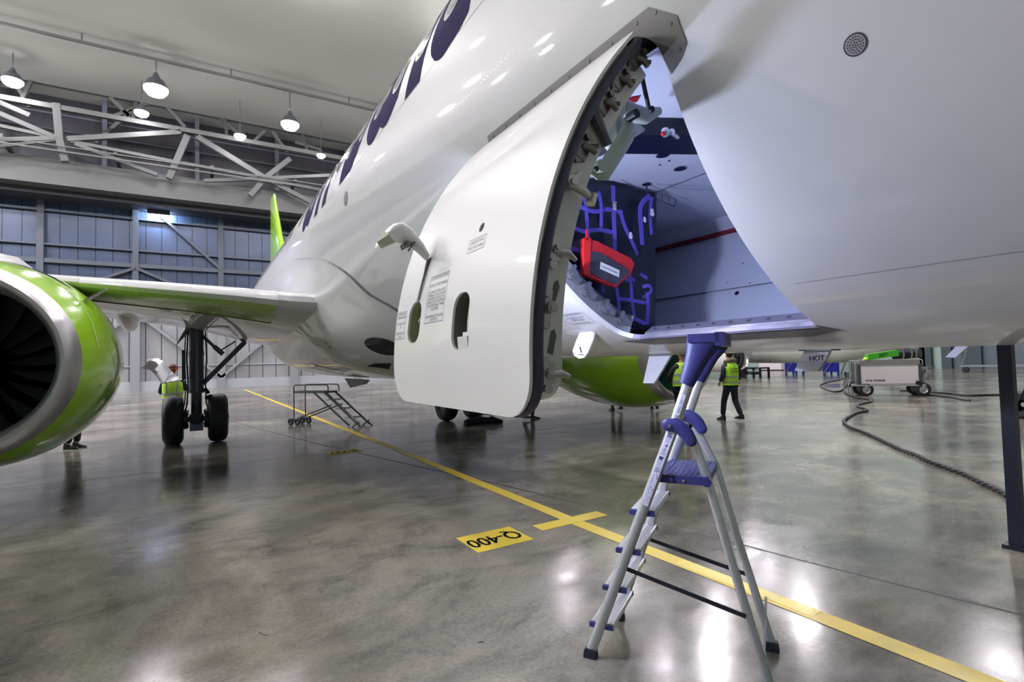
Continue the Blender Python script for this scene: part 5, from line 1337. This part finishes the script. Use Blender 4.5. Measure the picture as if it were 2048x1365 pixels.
person((-8.36, 11.62, 0), away + .30, 'man walking away in dark coat and airBaltic vest, right of the step ladder', 1.77, vest=HIVIS, vest_text='airBaltic|CREW', hood=FUR, stride=.20, coat_len=.72, vest_len=.90,
       armL=[(-.06, .27, 1.14), (.10, .24, .98)], armR=[(-.05, -.27, 1.14), (.08, -.22, .95)], top=NAVYC, bottom=NAVYC)
b = person((-7.15, 8.42, 0), camright + math.pi*.62, 'man in black with open yellow vest and a camera, standing right behind the step ladder', 1.84, top=BLACKC, bottom=BLACKC, vest=HIVIS, coat_len=.86, vest_len=1.02,
       armL=[(.12, .25, 1.16), (.26, .08, 1.10)], armR=[(.02, -.27, 1.15), (.20, -.30, 1.12)])
cm = thing('camera', (0, 0, 0), 'black camera hanging on a strap from the man behind the step ladder', 'camera')
cpos = at(1350, 752, X=-7.35); cm.location = cpos
mb = MB(); mb.box((-.07, -.035, -.045), (.07, .035, .045)); mb.obox((0, 0, .055), (.025, 0, 0), (0, .025, 0), (0, 0, .015)); mb.build('camera_body', BLACKM, cm, smooth=False)
MB().cyl((0, -.03, 0), (.02, -.12, -.02), .038, 18).build('camera_lens', BLACKM, cm)
mb = MB(); mb.tube([(-.05, 0, .04), (-.02, .06, .25), (.06, .10, .40)], .009, 6); mb.tube([(.06, 0, .04), (.10, .04, .22), (.08, .10, .40)], .009, 6); mb.build('neck_strap', BLACKC, cm)
o = MB().tube([at(1417, 712, X=-7.0), at(1414, 735, X=-7.02), at(1406, 758, X=-7.05), at(1398, 785, X=-7.1)], [.07, .08, .055, .03], 12).build('paper_roll', mat('rolled_paper', (.75, .72, .76), .6)); tag(o, 'white paper roll held by the man behind the step ladder', 'paper')
person((-14.55, -.50, 0), math.pi*.98, 'man in brown and orange cap and yellow vest, behind the near main wheels', 1.76, top=NAVYC, bottom=NAVYC, vest=HIVIS, cap=(BROWN, ORANGE), bend=.12, coat_len=.9, vest_len=.88, armR=[(.05, -.26, 1.16), (.28, -.30, 1.22)], armL=[(.1, .25, 1.12), (.28, .2, 1.1)])
person((-14.6, -2.32, 0), camright, 'person in dark trousers and boots, legs showing below the near engine', 1.78, top=BLACKC, bottom=BLACKC)
person((-12.25, 11.3, 0), math.pi*.9, 'person in black, only shoes showing under the middle of the far engine', 1.75, top=BLACKC, bottom=BLACKC, stride=.08)
person((-11.65, 12.35, 0), math.pi*.7, 'person in black striding, feet showing under the front of the far engine', 1.75, top=BLACKC, bottom=BLACKC, stride=.24)
person((-12.2, 7.95, 0), camright, 'person in dark clothes standing behind the lower corner of the open cargo door', 1.72, top=BLACKC, bottom=BLACKC, stride=.12)

# ================================================================== GROUND EQUIPMENT
# tool bag on the floor beyond the door
bg = thing('tool_bag', (-12.05, 6.45, 0), 'black soft tool bag lying on the floor beside the far main wheels', 'bag')
mb = MB(); rs = []
for i in range(9):
    t = i/8; r_ = .13*math.sin(math.pi*(.12+.76*t))**.5*(1+.12*math.sin(i*2.3)); c = Vector((-.28+.75*t*.6, -.42+.85*t, r_*.8)); rs.append([c + Vector((math.cos(a*36*DG)*r_*1.1, 0, math.sin(a*36*DG)*r_*.8)) for a in range(10)])
mb.rings(rs); mb.build('bag_body', BLACKC, bg); MB().tube([(-.1, -.1, .2), (-.02, -.02, .27), (.1, .12, .26), (.15, .2, .18)], .014, 8).build('handle', BLACKM, bg)

# rolling work stairs
LM, WM = 2.376, .42; ang_ = .62
so = Vector((-15.9, 2.66, 0)); su = Vector((math.cos(ang_), math.sin(ang_), 0)); sw = Vector((math.sin(ang_), -math.cos(ang_), 0))*WM
# near side origin = so + sw, far side = so
ws = thing('work_stairs', so + su*1.1 + sw*.5, 'dark steel rolling work stairs standing on the yellow line under the wing', 'stairs')
WO = ws.location
Q_ = lambda u, v, z: so + su*u + sw*v + Vector((0, 0, z))
zp = .93
mb = MB(); mb.obox(Q_(.58, .5, zp), su*.60, sw*.5, Vector((0, 0, .025))); mb.build('platform', STAIRM, ws, WO, smooth=False)
for v_ in (0, 1):
    MB().tube([Q_(0, v_, .12), Q_(0, v_, 1.08), Q_(.04, v_, 1.13), Q_(1.18, v_, 1.13), Q_(1.24, v_, 1.08), Q_(1.24, v_, zp)], .016, 8).build('guard_rail', STAIRM, ws, WO)
    MB().beam(Q_(1.10, v_, zp), Q_(2.30, v_, .05), .035, .05).build('stringer', STAIRM, ws, WO, smooth=False)
    MB().beam(Q_(.75, v_, zp-.02), Q_(1.95, v_, .04), .03, .04).build('stringer', STAIRM, ws, WO, smooth=False)
    MB().beam(Q_(.02, v_, .16), Q_(1.35, v_, .58), .03, .035).build('brace', STAIRM, ws, WO, smooth=False)
    MB().beam(Q_(2.0, v_, .26), Q_(2.38, v_, .0), .02, .03).build('foot', STAIRM, ws, WO, smooth=False)
    MB().beam(Q_(2.05, v_, .0), Q_(2.28, v_, .16), .02, .03).build('foot', STAIRM, ws, WO, smooth=False)
    mb = MB(); c = Q_(-.12, v_, .10); n_ = sw.normalized()*.03; mb.revolve([(-.03, .05), (-.03, .085), (-.015, .10), (.015, .10), (.03, .085), (.03, .05), (0, .02)], c, tuple(sw.normalized()), 20); mb.beam(Q_(0, v_, .14), c, .02, .03); mb.build('castor', BLACKM, ws, WO)
    c = Q_(.12, v_, .10); mb = MB(); mb.revolve([(-.03, .05), (-.03, .085), (-.015, .10), (.015, .10), (.03, .085), (.03, .05), (0, .02)], c, tuple(sw.normalized()), 20); mb.build('castor', BLACKM, ws, WO)
for i in range(3):
    t = (i+1)/3.9; c = Q_(.98+1.2*t, .5, zp*(1-t)+.03); MB().obox(c, su*.13, sw*.5, Vector((0, 0, .012))).build('tread', GREYP, ws, WO, smooth=False)

# ground power cart
ca = math.atan2(22.45-21.34, 1.39); cu_ = Vector((math.cos(ca), math.sin(ca), 0)); cv_ = Vector((-math.sin(ca), math.cos(ca), 0))
co = Vector((-9.08, 21.95, 0))
gc = thing('ground_power_cart', co, 'cream ground power cart lettered ATA POWER on black wheels, joined to thick floor cables', 'cart')
K_ = lambda u, v, z: co + cu_*u + cv_*v + Vector((0, 0, z))
MB().obox(K_(0, .45, .80), cu_*.92, cv_*.45, Vector((0, 0, .37))).build('cart_body', CARTW, gc, co, smooth=False)
MB().obox(K_(0, .45, 1.26), cu_*.95, cv_*.47, Vector((0, 0, .09))).build('cart_lid', mat('cart_lid_grey', (.22, .20, .20), .5), gc, co, smooth=False)
for u_ in (-.95, .95): MB().obox(K_(u_, .45, .82), cu_*.05, cv_*.46, Vector((0, 0, .40))).build('end_panel', mat('cart_dark_trim', (.06, .06, .075), .5), gc, co, smooth=False)
MB().obox(K_(0, .45, .40), cu_*1.12, cv_*.48, Vector((0, 0, .03))).build('chassis', mat('cart_chassis', (.42, .41, .42), .4, metal=.4), gc, co, smooth=False)
for u_ in (-1.06, 1.06): MB().tube([K_(u_, .05, .42), K_(u_, .05, 1.25), K_(u_, .08, 1.33), K_(u_, .85, 1.33), K_(u_, .88, 1.2), K_(u_, .88, .42)], .02, 8).build('cart_rail', GREYP, gc, co)
mb = MB(); 
for (a, b) in (((-.90, -.004, 1.12), (.90, -.004, 1.14)), ((-.90, -.004, .45), (.90, -.004, .47))): mb.box((0, 0, 0), (0, 0, 0)); mb.obox((K_(*a)+K_(*b))/2, cu_*.9, cv_*.004, Vector((0, 0, .008)))
mb.build('trim_strip', GREYP, gc, co, smooth=False)
mb = MB(); text_into(mb, 'ATA POWER', .11, lambda x, y: K_(-.45 + x, -.005, .58 + y), bold=.008); mb.build('cart_lettering', INK, gc, co, smooth=False)
for u_ in (-.75, 1.02):
    for v_ in (.05, .85):
        mb = MB(); mb.revolve([(-.06, .13), (-.07, .2), (-.04, .245), (.04, .245), (.07, .2), (.06, .13)], K_(u_, v_, .245), tuple(cv_), 30); mb.build('cart_wheel', RUBBER, gc, co)
        mb = MB(); mb.revolve([(-.065, .14), (-.04, .11), (-.055, .03), (-.06, 0)], K_(u_, v_, .245), tuple(cv_), 24); mb.beam(K_(u_, v_-.09, .24), K_(u_, v_-.09, .45), .07, .03, tuple(cv_)); mb.build('wheel_fork', mat('fork_metal', (.5, .5, .5), .35, metal=.7), gc, co)
MB().beam(K_(1.0, .05, .45), K_(1.22, .05, .95), .10, .04, tuple(cv_)).build('tow_bar', GREYP, gc, co, smooth=False)
MB().beam(K_(1.05, -.02, .40), K_(.8, -.05, .52), .12, .05, tuple(cv_)).build('tow_bar', BLACKM, gc, co, smooth=False)
# green cowl panel resting on the cart
gp = thing('cowl_panel', K_(-.05, .3, 1.36), 'bright green panel lettered BBY lying on top of the power cart', 'panel')
a = K_(-.62, .1, 1.46); b = K_(.36, .1, 1.60)
mb = MB(); mb.obox((a+b)/2 + cv_*.2, (b-a)/2, cv_*.22, Vector((0, 0, .115))); mb.build('panel_shell', mat('panel_green', (.06, .36, .02), .4), gp, gp.location, smooth=False)
dd = (b-a).normalized(); mb = MB(); cc = (a+b)/2 - cv_*.024; text_into(mb, 'BBY', .17, lambda x, y: cc + dd*x + Vector((0, 0, 1))*y, bold=.012); mb.build('panel_lettering', mat('panel_print', (.01, .08, .01), .5), gp, gp.location, smooth=False)
MB().beam(b+Vector((-.05, 0, .1)), b+Vector((-.04, 0, .32)), .02, .02).build('panel_pin', BLACKM, gp, gp.location, smooth=False)
o = MB().sphere(K_(-.72, .0, 1.40), .07, 12, 8, (1.3, 1, .9)).build('cable_plug', HIVIS); tag(o, 'yellow-green plug on the left end of the power cart lid', 'plug')

# cables on the floor
def cable(px, r, name, label, twist=0, pre=[]):
    P = list(pre) + [at(x, y, Z=0)+Vector((0, 0, r)) for x, y in px]; Q = []
    for i in range(len(P)-1):
        n_ = max(3, int((P[i+1]-P[i]).length/.12)) if not twist else max(4, int((P[i+1]-P[i]).length/.06))
        for j in range(n_):
            t = j/n_; p0 = P[max(i-1, 0)]; p1 = P[i]; p2 = P[i+1]; p3 = P[min(i+2, len(P)-1)]
            Q.append(.5*((2*p1)+(p2-p0)*t+(2*p0-5*p1+4*p2-p3)*t*t+(3*p1-p0-3*p2+p3)*t**3))
    Q.append(P[-1]); mb = MB()
    if not twist: mb.tube(Q, r, 8)
    else:
        for ph in (0, 2.09, 4.19):
            L_ = 0; W_ = []
            for i, p in enumerate(Q):
                if i: L_ += (p-Q[i-1]).length
                d = (Q[min(i+1, len(Q)-1)]-Q[max(i-1, 0)]).normalized(); s_ = d.cross(Vector((0, 0, 1))).normalized(); u_ = s_.cross(d)
                a = L_*twist + ph; W_.append(p + (s_*math.cos(a)+u_*math.sin(a))*r*.48)
            mb.tube(W_, r*.56, 7)
    return tag(mb.build(name, CABLE, angle=60), label, 'cable')
cable([(1693, 752), (1688, 768), (1690, 786), (1712, 797), (1737, 801), (1740, 806), (1718, 811), (1716, 816), (1731, 821), (1733, 824), (1712, 829), (1692, 840), (1688, 848), (1700, 858), (1722, 866), (1762, 884), (1800, 903), (1832, 915), (1860, 928), (1900, 943), (1932, 955), (1968, 973), (2000, 988), (2030, 1006), (2075, 1030), (2150, 1075), (2260, 1110)], .036, 'power_cable', 'thick twisted dark cable snaking from the power cart across the floor to the right edge', 16,
      pre=[K_(-1.15, .3, .75), K_(-1.25, .2, .35)])
cable([(1700, 758), (1670, 763), (1646, 769), (1641, 774), (1655, 782), (1676, 785), (1690, 776), (1697, 765)], .034, 'power_cable', 'dark cable loop on the floor just left of the power cart', pre=[K_(-1.1, .5, .5)])
cable([(1800, 783), (1830, 784), (1860, 786), (1900, 789), (1935, 793), (1990, 792), (2060, 793)], .036, 'power_cable', 'straight dark cable running right from under the power cart')
cable([(1832, 790), (1870, 793), (1905, 797), (1925, 801), (1940, 803)], .03, 'power_cable', 'short dark cable lying beside the straight one, right of the cart')

# dark steel post right of frame with foot
pp = at(2036, 1098, Z=0)
po = thing('support_post', pp, 'dark navy steel post standing at the right edge of the photo, rising past the belly', 'post')
MB().box((pp.x-.045, pp.y-.045, .0), (pp.x+.045, pp.y+.045, 3.6)).build('post_tube', mat('post_navy', (.006, .009, .035), .45), po, po.location, smooth=False)
MB().box((pp.x-.08, pp.y-.08, 0), (pp.x+.08, pp.y+.08, .03)).build('base_plate', BLACKM, po, po.location, smooth=False)
pw = at(2048, 838, Z=0)
wb = thing('equipment_dolly', (pw.x, pw.y, 0), 'black wheel and stay of a dolly at the right edge of the photo', 'dolly')
MB().revolve([(-.12, .15), (-.13, .27), (-.08, .33), (.08, .33), (.13, .27), (.12, .15), (0, .05)], (pw.x, pw.y, .33), (.4, .9, 0), 28).build('dolly_wheel', RUBBER, wb, wb.location)
MB().tube([at(2026, 820, Y=pw.y-.3), at(2052, 775, Y=pw.y-.3)], .02, 8).build('stay', BLACKM, wb, wb.location)
MB().box((pw.x, pw.y-.2, .45), (pw.x+2.0, pw.y+1.2, .6)).build('dolly_deck', BLACKM, wb, wb.location, smooth=False)

# ---- far side of the hall
a2 = thing('airliner', (-20, 36, 0), 'pale second aircraft parked far behind, lettered airBaltic on its white engine', 'aircraft')
AO = a2.location
rs = []
for x, r_, z in ((-34, .5, 2.9), (-30, 1.05, 2.5), (-26, 1.32, 2.40), (-22, 1.35, 2.36), (-17.5, 1.34, 2.34), (-15.2, 1.05, 2.45), (-13.6, .6, 2.6), (-12.9, .08, 2.7)):
    rs.append([Vector((x, 36+r_*math.cos(a*15*DG), z+r_*math.sin(a*15*DG))) for a in range(24)])
PALE = mat('pale_aircraft_paint', (.50, .53, .49), .3, var=.05)
MB().rings(rs).build('fuselage', PALE, a2, AO)
ec = at(1460, 712, Y=32)
mb = MB(); mb.revolve([(-2.3, .85), (-1.4, 1.02), (-.2, 1.08), (.8, 1.0)], (ec.x-.3, 32, 1.55), (1, 0, 0), 36); mb.build('engine_nacelle', mat('far_nacelle_white', (.62, .63, .62), .3), a2, AO)
MB().revolve([(.8, 1.0), (1.1, .93), (1.2, .85), (1.1, .76), (.7, .74)], (ec.x-.3, 32, 1.55), (1, 0, 0), 36).build('inlet_lip', CHROME, a2, AO)
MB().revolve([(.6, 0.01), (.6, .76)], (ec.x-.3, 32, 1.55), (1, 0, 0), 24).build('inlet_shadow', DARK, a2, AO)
mb = MB(); c = at(1481, 708.5, Y=30.93); text_into(mb, 'airBaltic', .44, lambda x, y: c + Vector((x*1.25, -.02, y))); mb.build('nacelle_lettering', INK, a2, AO, smooth=False)
for x in (-24.5, -14.8):
    mb = MB(); mb.cyl((x, 36, .3), (x, 36, 1.2), .07, 10); mb.revolve([(-.12, .1), (-.13, .26), (-.06, .32), (.06, .32), (.13, .26), (.12, .1)], (x, 35.7, .32), (0, 1, 0), 20, True); mb.build('landing_gear', BLACKM, a2, AO)
def dock(px0, px1, Y, h, label, mt=BLUES, group=None):
    p, q_ = at(px0, 735, Y=Y), at(px1, 735, Y=Y); w_ = q_.x-p.x; base = Vector(((p.x+q_.x)/2, Y, 0))
    t = thing('work_dock', base, label, 'work stand', group)
    for dx in (-1, 1):
        for dy in (0, 1.0): MB().box((base.x+dx*w_/2-.06, Y+dy-.06, 0), (base.x+dx*w_/2+.06, Y+dy+.06, h)).build('leg', mt, t, base, smooth=False)
    MB().box((base.x-w_/2, Y-.1, h-.1), (base.x+w_/2, Y+1.1, h)).build('deck', mt, t, base, smooth=False)
    MB().box((base.x-w_/2, Y-.08, .25), (base.x+w_/2, Y, h-.3)).build('side_panel', mt, t, base, smooth=False)
    MB().beam((base.x-w_/2, Y-.1, .1), (base.x+w_/2, Y-.1, h), .06, .06).build('brace', GREYP, t, base, smooth=False)
dock(1572, 1592, 40, 1.3, 'blue steel work stand left of the HOT mast, far behind')
dock(1648, 1676, 40, 1.5, 'blue steel work stand right of the HOT mast, far behind')
dock(1490, 1520, 34, .75, 'low dark work stand under the second aircraft engine', BLACKM)
dock(1682, 1700, 40, 1.7, 'pale grey work stand just left of the power cart, far behind', PGC)
gcr = at(1820, 720, Y=40)
t = thing('engine_trolley', (gcr.x, 40, 0), 'engine on a grey trolley with bent pipes, behind the power cart', 'trolley')
tb = t.location
MB().box((gcr.x-1.1, 39.6, .45), (gcr.x+1.1, 40.6, .6)).build('trolley_deck', GREYP, t, tb, smooth=False)
MB().cyl((gcr.x-.9, 40, 1.5), (gcr.x+.6, 40, 1.5), .42, 20, .3).build('engine_core', BLACKM, t, tb)
for dx in (-.2, .25, .5): MB().tube([(gcr.x+dx, 39.5, 2.2), (gcr.x+dx+.1, 39.45, 1.4), (gcr.x+dx-.05, 39.5, .95), (gcr.x+dx-.5, 39.5, .85)], .05, 8).build('bent_pipe', FITL, t, tb)
for dx in (-.9, .9): MB().cyl((gcr.x+dx, 39.55, .2), (gcr.x+dx, 39.7, .2), .2, 16).build('trolley_wheel', RUBBER, t, tb)
p = at(1990, 735, Y=48)
t = thing('equipment_dolly', (p.x, 48, 0), 'low dolly with a thin frame before the far green wall at right', 'dolly'); tb = t.location
MB().box((p.x-1.8, 47.5, .4), (p.x+2.6, 48.5, .52)).build('dolly_deck', GREYP, t, tb, smooth=False)
MB().tube([(p.x-1.7, 47.6, .5), (p.x-1.0, 47.6, 3.2)], .03, 6).build('frame_tube', GREYP, t, tb); MB().tube([(p.x+2.4, 47.6, .5), (p.x+1.3, 47.6, 2.4)], .03, 6).build('frame_tube', GREYP, t, tb)
for dx in (-1.5, 2.2): MB().cyl((p.x+dx, 47.5, .2), (p.x+dx, 47.7, .2), .2, 16).build('dolly_wheel', RUBBER, t, tb)
random.seed(2)
for i, (px_, Y, wd, h_, mt, lab) in enumerate(((1300, 44, 1.6, 1.3, GREYP, 'grey cabinet on the far floor seen past the far engine inlet'), (1540, 50, 2.4, 1.1, CARTW, 'low cream cabinet near the far wall under the second aircraft'), (1625, 52, 2.2, 1.4, GREYP, 'grey cabinet against the far wall behind the HOT mast'))):
    p = at(px_, 735, Y=Y); t = thing('tool_cabinet', (p.x, Y, 0), lab, 'cabinet'); tb = t.location
    MB().box((p.x-wd/2, Y, .1), (p.x+wd/2, Y+.7, h_)).build('cabinet_body', mt, t, tb, smooth=False)
    for q_ in range(3): MB().box((p.x-wd/2+.05, Y-.02, .2+q_*(h_-.2)/3), (p.x+wd/2-.05, Y, .1+(q_+1)*(h_-.2)/3)).build('drawer', mt, t, tb, smooth=False)
    MB().box((p.x-wd/2+.1, Y+.1, 0), (p.x+wd/2-.1, Y+.6, .1)).build('plinth', BLACKM, t, tb, smooth=False)
for lo_ in [x for x in bpy.data.objects if x.name.startswith('lettering')]: pass
